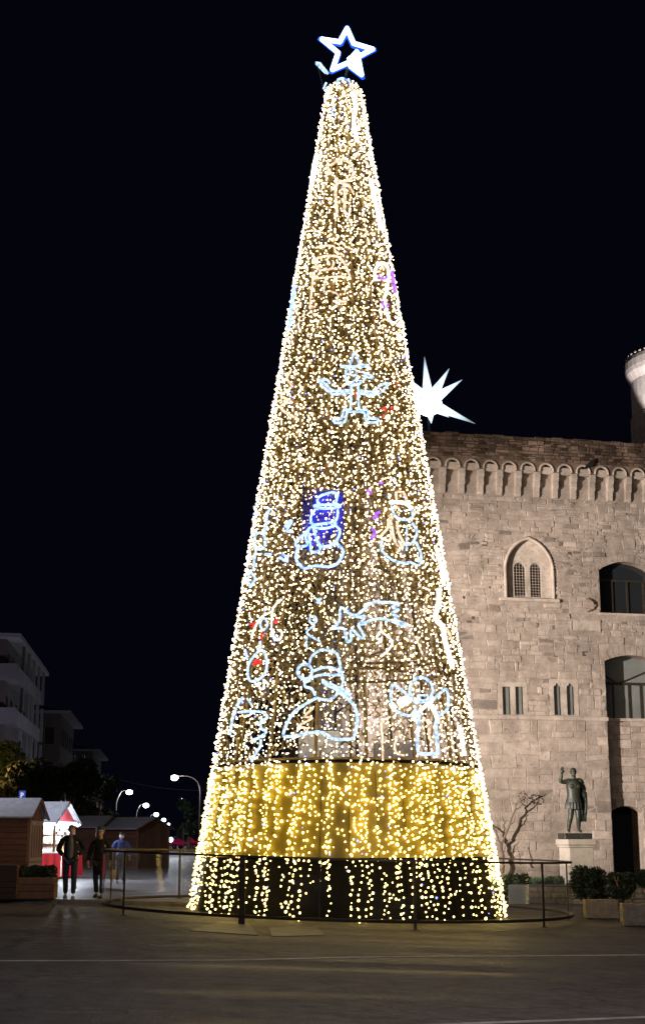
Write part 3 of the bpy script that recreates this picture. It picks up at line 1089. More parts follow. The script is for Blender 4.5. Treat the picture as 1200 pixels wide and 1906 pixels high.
tips = [((-8, 83), .5), ((38, 60), .5), ((62, 38), .5), ((86, -42), .1), ((42, -15), -.9), ((3, -46), .4), ((-45, 50), .3), ((-70, 10), .2), ((-55, -35), .4),
        ((15, 20), 1.5), ((-25, -10), 1.5), ((20, 35), -1.4), ((-30, 30), -1.2), ((30, -30), 1.0)]
for (dx, dy), dep in tips:
    v = Vector((dx * sp, -dep, dy * sp))
    L_ = v.length
    q = v.to_track_quat('Z', 'Y').to_matrix().to_4x4()
    b = MB()
    b.lathe([(.21, .36), (.006, L_)], 6)
    b.v = [tuple(q @ Vector(p)) for p in b.v]
    b.build('spike', m_spike, mstar)
MB().tube([(0, 0, -.5), (0, 0, z_top - 1.0 - SC.z)], .05, 6).build('stand', M['iron'], mstar)

# ------------------------------------------------------------------ the light tree
TY = 34.0
TX = at(645, 1640, TY).x
TZ0 = road_z(TX)
TZ1 = at(640, 166, TY).z
R0 = 295.0 / FPX * (CO * TY - 1.69 * SI)
R1 = 31.0 / FPX * (CO * TY + (TZ1 - CZ) * SI)
HT = TZ1 - TZ0


def rad(h):
    return R0 + (R1 - R0) * h / HT


def tp(h, a, off=0.0):
    """point on the tree, local to its base: height, angle (0 = towards the camera, + = right)"""
    r = rad(h) + off
    return Vector((r * math.sin(a), -r * math.cos(a), h))


tree = empty('light_tree', (TX, TY, TZ0), 0, 'tall cone of warm white string lights with glowing star on top', 'christmas tree')


def drop(x):
    """the skirt of the tree follows the sloping road"""
    return road_z(TX + x) - TZ0


hd0 = at(640, 1597, 30.4).z - TZ0
hd1 = at(640, 1419, 30.8).z - TZ0
# lower skirt of dark cloth panels, then gold sheets
NP = 34
for i in range(NP):
    a_0, a_1 = 2 * math.pi * (i + .012) / NP, 2 * math.pi * (i + .988) / NP
    for (h0, h1, key, nm, off) in ((.03, hd0 - .03, 'blackpanel', 'skirt_panel', -.22), (hd0, hd1, 'goldpanel', 'gold_panel', -.062)):
        b = MB()
        wob = random.uniform(-.012, .012)
        A = tp(h0, a_0, off + wob); B = tp(h0, a_1, off + wob); C = tp(h1, a_1, off + wob); D = tp(h1, a_0, off + wob)
        if h0 < .1:
            A.z += drop(A.x); B.z += drop(B.x)
        n_ = (A + B + C + D); n_.z = 0; n_.normalize()
        vs = [A, B, C, D] + [p - n_ * .03 for p in (A, B, C, D)]
        b.add(vs, [(0, 1, 2, 3), (7, 6, 5, 4), (0, 4, 5, 1), (1, 5, 6, 2), (2, 6, 7, 3), (3, 7, 4, 0)])
        b.build(nm, M[key], tree)

# frame
NLEG = 17
for i in range(NLEG):
    a = 2 * math.pi * (i + .35) / NLEG
    MB().tube([tp(hd1 + .05, a, -.12), tp(HT, a, -.06)], .042, 6).build('frame_leg', M['goldmetal'], tree, True)


def ring(h, off, r, n=40):
    return MB().tube([tp(h, 2 * math.pi * k / n, off) for k in range(n)], r, 5, closed=True)


hr = [at(640, y, 31).z - TZ0 for y in (1412, 1218, 905, 700, 560, 420, 300, 190)]
for h in hr:
    ring(h, -.10, .035).build('frame_ring', M['goldmetal'], tree, True)
# lattice girder ring
hA = hr[1]
ring(hA + .34, -.11, .03).build('frame_ring', M['goldmetal'], tree, True)
b = MB()
for k in range(80):
    a = 2 * math.pi * k / 80
    c = 2 * math.pi * (k + 1) / 80
    b.tube([tp(hA + (.34 if k % 2 else 0), a, -.105), tp(hA + (0 if k % 2 else .34), c, -.105)], .014, 4)
b.build('girder_lattice', M['goldmetal'], tree)
# inner mast, platform and control boxes
b = MB()
for (x_, y_) in ((-.28, -.28), (.28, -.28), (.28, .28), (-.28, .28)): b.tube([(x_, y_, 0), (x_ * .6, y_ * .6, HT - .3)], .04, 5)
for k in range(24):
    h = .5 + k * (HT - 1.5) / 24
    b.tube([(-.28, -.28, h), (.28, -.28, h + .4), (.28, .28, h), (-.28, .28, h + .4), (-.28, -.28, h)], .02, 4)
b.build('mast', M['steel'], tree)
for k in range(6):
    a = 2 * math.pi * (k + .3) / 6
    MB().tube([(0, 0, hA + .15), tp(hA + .15, a, -.12)], .03, 5).build('strut', M['goldmetal'], tree)
b = MB()
p = tp(hd1, R(-14), -.75)
b.bbox(p.x - .5, p.x + .42, p.y - .2, p.y + .3, hd1 + .05, hd1 + .72, .05)
b.build('control_box', M['white'], tree)
p = tp(hd1, R(27), -.8)
MB().bbox(p.x - .5, p.x + .5, p.y - .2, p.y + .3, hd1 + .05, hd1 + .5, .05).build('control_box', M['plaster'], tree)
ring(hd1 + .02, -.10, .05).build('drum_rim', M['blackpanel'], tree)

# strings of lamps
NS = 118
lamps = []           # h, angle, offset, kind
wires = MB()
for i in range(NS):
    a_c = 2 * math.pi * (i + rng.uniform(-.30, .30)) / NS
    u_ = (i * 0.61803) % 1.0
    # the number of strings falls towards the narrow top
    htop = HT - .02 if u_ < .34 else HT * (1 - max(0.0, (u_ - .30)) ** 1.1 * .62)
    hbot = rng.uniform(.02, .16)
    h = hbot
    ph = rng.uniform(0, 6.28)
    last = None
    skip = rng.random() < .10
    amp = rng.uniform(.02, .07)
    pts = []
    sk_lo = rng.random() < .16
    while h < htop:
        r = rad(h)
        lat = amp * math.sin(h * 2.1 + ph) + amp * .7 * math.sin(h * 5.3 + ph * 2) + rng.normal(0, .022 if h < hd1 else .05)
        a = a_c + lat / max(r, .5)
        a += (.018 if h < hd1 else .010) * math.sin(29 * a_c + 1.0)
        off = rng.normal(0, .022)
        if not (sk_lo and h < hd1) and rng.random() > .035:
            lamps.append((h + (drop(r * math.sin(a)) * max(0, 1 - h / .8)), a, off, h))
        if h > hd1: pts.append(tp(h, a, off - .03))
        h += rng.uniform(.09, .17) * (1.0 if h < hd1 else (1.25 if h < 9 else 1.1))
    if len(pts) > 3:
        wires.tube(pts[::2], .0035, 3, cap=False)
for i in range(92):                                        # short strings that hang on the drum only
    a_c = 2 * math.pi * (i + rng.uniform(-.45, .45)) / 92
    h = rng.uniform(.03, hd0 * .9) if rng.random() < .55 else hd0 + rng.uniform(0, .2)
    ph = rng.uniform(0, 6.28); h_end = hd1 + rng.uniform(-.3, .3)
    while h < h_end:
        a = a_c + (.05 * math.sin(h * 2.4 + ph) + rng.normal(0, .03)) / R0 + .02 * math.sin(29 * a_c + 1.0)
        lamps.append((h + drop(rad(h) * math.sin(a)) * max(0, 1 - h / .8), a, rng.normal(0, .022), h))
        h += rng.uniform(.08, .2)
# random infill on the upper cone where several nets overlap
for _ in range(7000):
    t = rng.random() ** .8
    h = 7.5 + (HT - 7.5) * t
    if rng.random() > rad(h) / R0 * 1.5: continue
    lamps.append((h, rng.uniform(-math.pi, math.pi), rng.normal(0, .03), h))
for _ in range(1500):                                      # loose loops of lamps over the drum
    h = hd0 * .15 + (hd1 - hd0 * .15) * rng.random() ** .8
    a = rng.uniform(-math.pi, math.pi)
    if rng.random() < .5 + .5 * math.sin(29 * a + 1.0) or h > hd0: lamps.append((h, a, rng.normal(0, .02), h))
for _ in range(1900):                                      # second net over the middle of the cone
    h = hd1 + .2 + 6.5 * rng.random()
    lamps.append((h, rng.uniform(-math.pi, math.pi), rng.normal(0, .03), h))
for _ in range(700):                                       # crowded top of the cone
    h = HT * (1 - .16 * rng.random() ** 1.3)
    lamps.append((h, rng.uniform(-math.pi, math.pi), rng.normal(0, .03), h))
tag(wires.build('cable_net', M['wire'], tree), kind='stuff')

M['led_warm'] = glow('warm_led', (1.0, 0.73, 0.36), 11.0)
M['led_yellow'] = glow('yellow_led', (1.0, 0.72, 0.20), 11.5)
M['led_blue'] = glow('blue_led', (0.20, 0.26, 1.0), 4.0)
M['led_pale'] = glow('pale_led', (1.0, 0.80, 0.55), 12.0)
ico = bmesh.new()
bmesh.ops.create_icosphere(ico, subdivisions=1, radius=1.0)
IV = np.array([v.co[:] for v in ico.verts])
IF = np.array([[v.index for v in f.verts] for f in ico.faces])
ico.free()
camv = np.array((0 - TX, 0 - TY, CZ - TZ0))
rows = []
for (h, a, off, h0) in lamps:
    p = tp(h, a, off)
    k = rng.random()
    kind = 'led_blue' if k < .022 else ('led_yellow' if h0 < hd1 - .1 else ('led_pale' if k < .55 else 'led_warm'))
    s_ = (1.16 if h0 < hd1 else 1.0) * float(np.clip(rng.lognormal(math.log(.0168), .24), .010, .028))
    dist = float(np.linalg.norm(np.array(p) - camv))
    rows.append((p, kind, s_, dist, a))
front = [i for i, r_ in enumerate(rows) if math.cos(r_[4]) > .1]
front.sort(key=lambda i: rows[i][3] - rows[i][2] * 8)
singles = set(front[:300])
unit = {}
for k in ('led_warm', 'led_yellow', 'led_blue', 'led_pale'):
    me = bpy.data.meshes.new('bulb_' + k)
    me.from_pydata([tuple(v) for v in IV], [], [tuple(int(j) for j in f) for f in IF])
    me.materials.append(M[k])
    me.polygons.foreach_set('use_smooth', [True] * len(me.polygons))
    unit[k] = me
for i in sorted(singles):
    p, kind, s_, _, _ = rows[i]
    o = link('bulb', unit[kind], tree)
    o.location = p
    o.scale = (s_, s_, s_)
for kind in unit:
    idx = [i for i in range(len(rows)) if i not in singles and rows[i][1] == kind]
    if not idx: continue
    P = np.array([rows[i][0][:] for i in idx]); S = np.array([rows[i][2] for i in idx])
    V = (IV[None] * S[:, None, None] + P[:, None]).reshape(-1, 3)
    F = (IF[None] + (np.arange(len(idx)) * len(IV))[:, None, None]).reshape(-1, 3)
    tag(np_mesh('string_bulbs', V, F, M[kind], tree, True), kind='stuff')

# gold tinsel behind the lamps

n = 46000
h = hd1 + (HT - hd1) * rng.random(n * 3)
rr = R0 + (R1 - R0) * h / HT
keepp = (rr / R0) * np.clip(.18 + 1.25 * np.clip((h - 4.2) / 5.5, 0, 1) + .5 * np.clip((h - 12) / 4, 0, 1), 0, 2.0)
an = rng.uniform(-math.pi, math.pi, n * 3)
# vertical bands of denser and thinner netting
band = .72 + .38 * np.sin(an * 17 + 1.3) + .25 * np.sin(an * 41 + h * .8)
sel = rng.random(n * 3) < keepp * np.clip(band, .2, 1.4) * .85
h, an, rr = h[sel], an[sel], rr[sel] - .05 - np.abs(rng.normal(0, .035, sel.sum()))
n = len(h)
P = np.stack([rr * np.sin(an), -rr * np.cos(an), h], 1)
tu = np.stack([np.cos(an), np.sin(an), 0 * an], 1)
up = np.tile(np.array([[0, 0, 1.0]]), (n, 1))
th = rng.normal(math.pi / 2, .75, n)
d1_ = tu * np.cos(th)[:, None] + up * np.sin(th)[:, None] + rng.normal(0, .25, (n, 3))
d2_ = np.cross(d1_, rng.normal(size=(n, 3)))
d1_ /= np.linalg.norm(d1_, axis=1)[:, None]
d2_ /= np.linalg.norm(d2_, axis=1)[:, None]
ln = rng.uniform(.05, .11, n)[:, None]
wd = rng.uniform(.010, .022, n)[:, None]
V = np.stack([P - d1_ * ln - d2_ * wd, P + d1_ * ln - d2_ * wd, P + d1_ * ln + d2_ * wd, P - d1_ * ln + d2_ * wd], 1).reshape(-1, 3)
tag(np_mesh('tinsel', V, np.arange(n * 4).reshape(n, 4), M['tinsel'], tree), kind='stuff')


# star on top
def ts(px, py, dy=0.0):
    q = at(px, py, TY + dy)
    return Vector((q.x - TX, q.y - TY, q.z - TZ0))


M['rope_blue'] = rope('ice_blue_rope_light', (0.46, 0.66, 1.0), 1.5)
M['rope_deep'] = rope('deep_blue_rope_light', (0.30, 0.52, 1.9), 2.2)
M['rope_peach'] = rope('peach_rope_light', (1.0, 0.66, 0.44), 1.35)
M['rope_white'] = rope('white_rope_light', (1.0, 0.88, 0.74), 2.2)
M['rope_red'] = rope('red_rope_light', (1.0, 0.05, 0.05), 1.2)
M['rope_purple'] = rope('purple_rope_light', (0.36, 0.12, 1.0), 1.6)
M['star_led'] = glow('white_star_led', (0.42, 0.68, 1.0), 6.0)
SO = [(645.6, 53), (693, 91.4), (672.5, 139), (618.6, 129.5), (599, 73)]
SIN = [(658, 81), (666, 106), (645, 118), (629, 98), (632, 78)]
# order: outer top, inner tr, outer right, inner br, outer lower right, inner b, outer lower left, inner l, outer left, inner tl
sp_ = [SO[0], SIN[0], SO[1], SIN[1], SO[2], SIN[2], SO[3], SIN[3], SO[4], SIN[4]]
stp = empty('star_topper', (0, 0, 0)); stp.parent = tree
b = MB()
for i in range(10):
    p, q = Vector(ts(*sp_[i])), Vector(ts(*sp_[(i + 1) % 10]))
    b.tube([p, q], .064, 8)
    b.ball(p, .064, n=8, m=6)
b.build('star_outline', M['star_led'], stp, True)
M['star_halo'] = glow('blue_star_halo', (0.02, 0.10, 1.0), 1.6)  # blue halo of the star, built as glowing tubes beside the white outline
cs_ = Vector(ts(645.5, 98))
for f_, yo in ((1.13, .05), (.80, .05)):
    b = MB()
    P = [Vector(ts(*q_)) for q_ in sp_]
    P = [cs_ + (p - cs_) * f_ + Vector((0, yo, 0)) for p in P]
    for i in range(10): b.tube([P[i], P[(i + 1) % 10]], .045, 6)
    b.build('halo_tube', M['star_halo'], stp, True)
b = MB()
for i in (2, 3, 4):
    p, q = Vector(ts(*sp_[i])), Vector(ts(*sp_[i + 1]))
    c = Vector(ts(658, 104))
    b.tube([p.lerp(c, .12), q.lerp(c, .12)], .05, 6)
b.tube([ts(663, 124), ts(656, 106), ts(666, 96)], .085, 6).tube([ts(656, 106), ts(648, 112)], .07, 6)
b.build('star_filling', M['star_led'], stp, True)
b = MB()
b.tube([ts(632 + 9 * math.cos(k * .63), 153 + 7 * math.sin(k * .63)) + Vector((5 * .012, 0, 0)) for k in range(10)], .035, 6, closed=True)
b.tube([ts(648, 147), ts(651, 158)], .03, 6)
b.build('hub_ring', M['rope_deep'], stp, True)
b = MB()
b.tube([ts(587, 117), ts(595, 118), ts(610, 137)], .035, 6)
b.tube([ts(589, 119), ts(606, 136)], .03, 6)
b.tube([ts(607, 154), ts(602, 165), ts(609, 163)], .03, 6)
b.build('comet_tail', M['rope_blue'], stp, True)
MB().tube([(0, 0, HT - .4), ts(640, 158), ts(648, 118)], .035, 6).build('star_mast', M['steel'], stp)
MB().tube([ts(600, 160), ts(590, 119)], .012, 4).build('wire', M['steel'], stp)


# ------------------------------------------------------------------ rope-light drawings hung on the tree
def cone_hit(px, py, off):
    d = ray(px, py)
    o = Vector((0 - TX, 0 - TY, CZ - TZ0))
    k = (R1 - R0) / HT
    # (o + t d).xy^2 = (R0 + off + k z)^2
    A = d.x ** 2 + d.y ** 2 - (k * d.z) ** 2
    q0 = R0 + off + k * o.z
    B = 2 * (o.x * d.x + o.y * d.y - q0 * k * d.z)
    C = o.x ** 2 + o.y ** 2 - q0 ** 2
    D = B * B - 4 * A * C
    t = (-B - math.sqrt(D)) / (2 * A) if D > 0 else -B / (2 * A)
    p = o + d * t
    if D <= 0:
        r_ = math.hypot(p.x, p.y)
        w = (q0 + k * d.z * t) / r_
        p.x *= w; p.y *= w
    return p


def Z(x0, y0, sc, pts):
    return [(x0 + x / sc, y0 + y / sc) for x, y in pts]


def circ(cx, cy, rx, ry=None, n=14):
    ry = ry or rx
    return [(cx + rx * math.cos(2 * math.pi * k / n), cy + ry * math.sin(2 * math.pi * k / n)) for k in range(n)] + [(cx + rx, cy)]


def figure(name, label, strokes, back=None):
    """strokes: (part name, material key, thickness in m, polyline in photograph pixels)"""
    allp = [cone_hit(p[0], p[1], .15) for s in strokes for p in s[3]]
    c = sum(allp, Vector()) / len(allp)
    root = empty(name, Vector((TX, TY, TZ0)) + c, 0, label, 'light figure', 'rope light drawings on the tree')
    parts = {}
    for pn, key, th_, pl in strokes:
        tagk = len(parts) if pn in ('rope', 'curl', 'mark', 'line', 'red_trim', 'blue_trim', 'outline', 'candle', 'loop', 'arm', 'leg', 'wing', 'sleeve') else 0
        b = parts.setdefault((pn, key, tagk), MB())
        sm = spline(pl, 3) if len(pl) > 2 else [np.array(p, float) for p in pl]
        b.tube([cone_hit(p[0], p[1], .15) - c for p in sm], th_, 6)
    for (pn, key, _), b in parts.items():
        b.build(pn, M[key], root, True)
    if back:
        (x0, y0, x1, y1), key = back
        b = MB()
        nx, ny = 34, 30
        for i in range(nx):                      # upright tapes of the backing net
            if rng.random() < .12: continue
            fa = (i + .12) / nx; fb = (i + .86) / nx
            ya = y0 + (y1 - y0) * rng.uniform(0, .16); yb = y1 - (y1 - y0) * rng.uniform(0, .45)
            pa = [cone_hit(x0 + (x1 - x0) * f, y, .05) - c for f, y in ((fa, ya), (fb, ya), (fb, yb), (fa, yb))]
            b.add(pa, [(0, 3, 2, 1)])
        for j in range(0, ny, 3):
            y = y0 + (y1 - y0) * (j + .5) / ny
            pa = [cone_hit(x0 + (x1 - x0) * f, yy, .046) - c for f, yy in ((.1, y - .3), (.9, y - .3), (.9, y + .3), (.1, y + .3))]
            b.add(pa, [(0, 3, 2, 1)])
        b.build('backing_net', M[key], root)
    return root


T1, T2 = .031, .023
K = 'rope_blue'
g1 = lambda p: Z(420, 1090, 5, p)
g2 = lambda p: Z(640, 1090, 5, p)
g3 = lambda p: Z(440, 880, 5.4545, p)
g4 = lambda p: Z(660, 880, 6, p)
g5 = lambda p: Z(480, 400, 3.75, p)
g6 = lambda p: Z(400, 1080, 2.4, p)
g7 = lambda p: Z(540, 20, 3.3333, p)
M['net_glow'] = mat('blue_glow_net', (0.04, 0.05, 0.50), .8)  # blue glow round the snowman is put into the net colour
figure('snowman_figure', 'blue rope-light snowman with tall hat and long scarf', [
    ('hat', 'rope_deep', T1, g3([(830, 340), (830, 250), (960, 200), (1020, 210), (1020, 250), (1000, 340)])),
    ('hat', 'rope_deep', T1, g3([(790, 345), (800, 330), (900, 325), (1030, 325), (1040, 350), (900, 362), (790, 350)])),
    ('head', 'rope_deep', T1, g3([(800, 370), (760, 430), (755, 490), (780, 540)])),
    ('head', 'rope_deep', T1, g3([(1025, 375), (1025, 440), (1000, 500)])),
    ('collar', 'rope_deep', T1, g3([(770, 530), (870, 520), (990, 500), (1000, 530), (900, 565), (780, 555), (770, 530)])),
    ('torso', 'rope_deep', T1, g3([(1000, 530), (1045, 580), (1040, 640), (1000, 710), (930, 745), (860, 745), (820, 690), (785, 570)])),
    ('scarf', 'rope_deep', T1, g3([(750, 550), (700, 610), (620, 680), (600, 720), (620, 750), (690, 745), (720, 720), (700, 650), (740, 560)])),
    ('scarf', 'rope_deep', T1, g3([(730, 610), (750, 720), (760, 800), (820, 800), (850, 770), (820, 690), (785, 580)])),
    ('base', 'rope_deep', T1, g3([(625, 750), (600, 860), (640, 930), (690, 970), (800, 945), (920, 955), (1020, 925), (1080, 820), (1060, 760), (1005, 710)])),
], ((562, 908, 640, 1026), 'net_glow'))
figure('snowman_figure', 'pale rope-light snowman with peach scarf, right of the blue one', [
    ('hat', 'rope_peach', T1, g4([(470, 310), (460, 220), (530, 220), (570, 270), (580, 340)])),
    ('brim', 'rope_white', .045, g4([(390, 330), (480, 330), (560, 340), (640, 400)])),
    ('head', K, T1, g4([(410, 360), (430, 450), (470, 500), (560, 525), (640, 500), (645, 440), (620, 390)])),
    ('torso', K, T1, g4([(640, 560), (690, 640), (680, 720), (630, 790), (560, 800)])),
    ('scarf', 'rope_peach', T1, g4([(420, 490), (380, 520), (365, 620), (290, 710), (330, 740), (380, 760), (410, 700), (400, 560), (420, 500)])),
    ('scarf', 'rope_peach', T1, g4([(410, 560), (430, 700), (460, 790), (500, 815), (550, 800), (510, 720), (480, 640), (470, 540)])),
    ('buttons', K, T2, g4([(580, 590), (575, 870)])),
    ('base', K, T1, g4([(310, 740), (290, 850), (350, 920), (430, 980), (560, 1010), (620, 1000), (700, 1035), (740, 990), (730, 880), (680, 770)])),
])
figure('hat_man_figure', 'ice blue rope-light man with pointed hat and spread arms', [
    ('hat', K, T1, g5([(575, 1055), (640, 1050), (665, 970), (685, 970), (710, 1040), (775, 1050)])),
    ('hat', K, T1, g5([(575, 1060), (780, 1056)])),
    ('head', K, T1, g5([(620, 1070), (610, 1130), (630, 1180), (690, 1185), (740, 1150), (760, 1100)])),
    ('nose', K, T2, g5([(720, 1095), (800, 1125), (790, 1140), (730, 1120)])),
    ('face', K, T2, g5(circ(665, 1098, 24))),
    ('face', K, T2, g5([(660, 1165), (690, 1150), (715, 1170), (690, 1190), (660, 1165)])),
    ('arm', K, T1, g5([(640, 1225), (560, 1230), (510, 1220), (440, 1150), (435, 1175), (520, 1250), (640, 1240)])),
    ('arm', K, T1, g5([(440, 1150), (480, 1150), (500, 1175)])),
    ('arm', K, T1, g5([(710, 1225), (800, 1235), (850, 1190), (905, 1175), (895, 1200), (850, 1240), (800, 1255), (710, 1245)])),
    ('body', K, T1, g5([(650, 1185), (645, 1350), (600, 1360), (580, 1420), (525, 1430), (545, 1450), (605, 1445), (620, 1380), (660, 1375)])),
    ('body', K, T1, g5([(700, 1185), (705, 1350), (760, 1360), (775, 1415), (835, 1425), (825, 1450), (755, 1440), (740, 1380), (660, 1375)])),
    ('button', 'rope_red', .035, g5([(676, 1240), (680, 1256)])),
])
figure('bobble_hat_figure', 'large blue rope-light figure with bobble hat and carrot nose', [
    ('hat', K, T1, g1([(775, 740), (800, 660), (880, 600), (960, 605), (1030, 630), (1055, 700), (1080, 830)])),
    ('bobble', K, T1, g1(circ(735, 800, 68))),
    ('brim', K, T1, g1([(800, 800), (900, 765), (960, 760), (1030, 780), (1080, 830)])),
    ('brim', K, T1, g1([(780, 860), (900, 830), (1000, 832), (1080, 832)])),
    ('face', K, T1, g1([(790, 880), (740, 900), (740, 940), (800, 960), (835, 1020)])),
    ('face', K, T1, g1([(850, 1045), (900, 1060), (960, 1060), (1020, 1030), (1040, 980)])),
    ('face', K, T1, g1([(1085, 830), (1092, 900), (1070, 960)])),
    ('carrot', K, T1, g1([(905, 885), (1140, 990), (1135, 1018), (920, 912), (905, 885)])),
    ('body', K, T1 * 1.1, [(590, 1298), (560, 1316), (542, 1332), (527, 1366), (540, 1371), (568, 1366), (592, 1362), (606, 1367), (620, 1375), (640, 1376), (658, 1372), (665, 1340), (661, 1318), (650, 1303), (636, 1292), (628, 1290)]),
    ('scribble', 'rope_peach', T2, g1([(815, 1140), (730, 1220), (810, 1230), (670, 1310), (760, 1330), (730, 1390)])),
])
figure('comet_figure', 'blue rope-light comet star with waving tail', [
    ('star', K, T1, g6([(520, 215), (555, 185), (562, 120), (608, 155), (640, 150), (690, 108), (720, 97), (825, 105), (790, 120), (820, 132), (788, 148), (815, 162), (800, 175), (850, 195), (845, 206), (780, 180), (720, 172), (660, 195), (640, 202), (666, 250), (648, 256), (620, 225), (605, 228), (608, 265), (590, 275), (582, 235), (572, 215), (520, 215)])),
    ('star', K, T1, g6([(608, 155), (640, 165), (672, 160), (640, 200)])),
])
figure('angel_figure', 'white rope-light angel with open mouth and wings', [
    ('head', K, T1, g6(circ(920, 490, 52, 55))),
    ('mouth', K, T2, g6([(905, 515), (950, 515), (940, 535), (910, 535), (905, 515)])),
    ('wing', K, T1, g6([(900, 550), (850, 505), (800, 468), (785, 490), (790, 560), (820, 590), (870, 605), (900, 570)])),
    ('wing', K, T1, g6([(965, 540), (1010, 500), (1035, 490), (1040, 570), (1000, 605), (985, 620)])),
    ('gown', K, T1 * 1.2, g6([(915, 575), (905, 680), (905, 760), (925, 775), (985, 775), (995, 760), (985, 650), (990, 600), (960, 555)])),
    ('sleeve', 'rope_white', .04, g6([(900, 590), (880, 625), (900, 600), (940, 560), (970, 540)])),
    ('sleeve', 'rope_white', .04, g6([(960, 555), (985, 600), (995, 640)])),
    ('sash', 'rope_peach', T1, g6([(930, 615), (952, 640), (957, 710)])),
    ('candle', 'rope_white', .11, g6([(792, 567), (798, 565)])),
    ('candle', 'rope_white', .10, g6([(825, 553), (850, 535), (868, 545)])),
])
figure('hooded_child_figure', 'red, white and blue rope-light child with pointed hood at the left edge', [
    ('hood', 'rope_white', T2, g1([(520, 130), (490, 150), (440, 210), (430, 240), (350, 280), (300, 340), (260, 420), (240, 490)])),
    ('hood', 'rope_white', T2, g1([(440, 210), (430, 300), (430, 430), (480, 510), (520, 470), (520, 430), (480, 410)])),
    ('face', K, T2, g1([(340, 310), (320, 370), (350, 410), (390, 370), (370, 310), (340, 310)])),
    ('body', K, T1, g1([(320, 520), (310, 600), (230, 700), (205, 780), (215, 870), (250, 890), (330, 860), (380, 780), (375, 660), (350, 610), (310, 600)])),
    ('feet', 'rope_white', T2, g1([(310, 900), (320, 960), (360, 950), (350, 880), (400, 920)])),
    ('red_trim', 'rope_red', .025, g1([(345, 440), (330, 500), (342, 460)])),
    ('red_trim', 'rope_red', .03, g1([(260, 740), (290, 690), (330, 715), (270, 735)])),
    ('red_trim', 'rope_red', .025, g1([(230, 360), (270, 350), (250, 390)])),
    ('red_trim', 'rope_red', .035, g1([(455, 345), (470, 330), (495, 312)])),
    ('blue_trim', 'rope_deep', T1, g1([(440, 440), (445, 475), (460, 510)])),
    ('blue_trim', 'rope_deep', T1, g1([(180, 600), (190, 640), (200, 680)])),
])
figure('bell_figure', 'pale blue rope-light bell outline at the lower left', [
    ('outline', K, T1, g1([(160, 1040), (100, 1130), (60, 1260), (40, 1390)])),
    ('outline', K, T2, g1([(200, 1050), (220, 1080), (240, 1110)])),
    ('outline', K, T1, g1([(130, 1180), (200, 1170), (280, 1170), (350, 1180), (390, 1230), (330, 1260), (330, 1330), (380, 1360), (300, 1420), (240, 1440)])),
    ('clapper', K, T1, g1([(330, 1430), (320, 1500), (270, 1580), (240, 1640)])),
])
figure('musical_figure', 'small blue rope-light figure left of the comet', [
    ('head', K, T2, g1(circ(812, 318, 34))),
    ('body', K, T2, g1([(830, 370), (770, 410), (760, 450), (880, 520)])),
    ('body', K, T2, g1([(755, 470), (752, 530), (755, 590)])),
    ('curl', K, T2, g1([(840, 130), (890, 120), (840, 160), (880, 150)])),
])
figure('branch_figure', 'small white rope-light branch under the comet tail', [
    ('stem', 'rope_white', T2, g2([(345, 340), (345, 420), (450, 520), (400, 610), (340, 660)])),
    ('twig', 'rope_white', T2, g2([(335, 430), (300, 490), (340, 500), (310, 540)])),
])
figure('edge_garland_figure', 'thick white rope-light garland along the right edge of the tree', [
    ('rope', 'rope_white', .06, g2([(880, 30), (880, 150), (850, 300), (920, 390), (940, 520), (985, 680), (1010, 760)])),
    ('rope', 'rope_peach', T1, g2([(950, 390), (980, 450), (1020, 550)])),
    ('rope', 'rope_white', .05, [(812, 1020), (818, 1045), (823, 1070), (826, 1090)]),
    ('rope', 'rope_white', .05, g2([(1070, 1300), (1100, 1450), (1120, 1580)])),
])
figure('upper_left_garland_figure', 'white rope-light garland on the upper left edge of the tree', [
    ('rope', 'rope_white', .07, [(590, 288), (584, 315), (580, 345)]),
])
figure('upper_right_garland_figure', 'white rope-light garland on the upper right edge of the tree', [
    ('rope', 'rope_white', .06, [(690, 335), (697, 370), (704, 400), (708, 425)]),
])
figure('tip_ribbon_figure', 'white rope-light ribbon hanging just below the top star', [
    ('rope', 'rope_white', .06, [(655, 172), (662, 200), (658, 225), (664, 262)]),
    ('rope', 'rope_deep', T2, [(622, 198), (618, 210), (624, 216)]),
])
figure('candy_cane_figure', 'thin peach rope-light cane left of the angel', [
    ('rope', 'rope_peach', T2, g2([(430, 1220), (350, 1270), (355, 1400), (360, 1620)])),
    ('rope', 'rope_peach', T2, g2([(520, 1380), (470, 1480), (490, 1560), (560, 1580)])),
    ('rope', 'rope_peach', T2, g2([(660, 470), (690, 540), (720, 620)])),
])
figure('child_figure', 'faint peach rope-light child near the top of the tree', [
    ('head', 'rope_peach', T1, g7([(250, 960), (300, 930), (350, 930), (385, 970), (385, 1030), (340, 1060), (290, 1050)])),
    ('body', 'rope_peach', T1 * 1.3, g7([(330, 1060), (340, 1150), (335, 1240), (350, 1260)])),
    ('leg', 'rope_peach', T1 * 1.3, g7([(290, 1070), (280, 1140), (290, 1250), (270, 1265)])),
    ('arm', 'rope_peach', T2, g7([(250, 1120), (300, 1070), (360, 1080), (395, 1140)])),
])
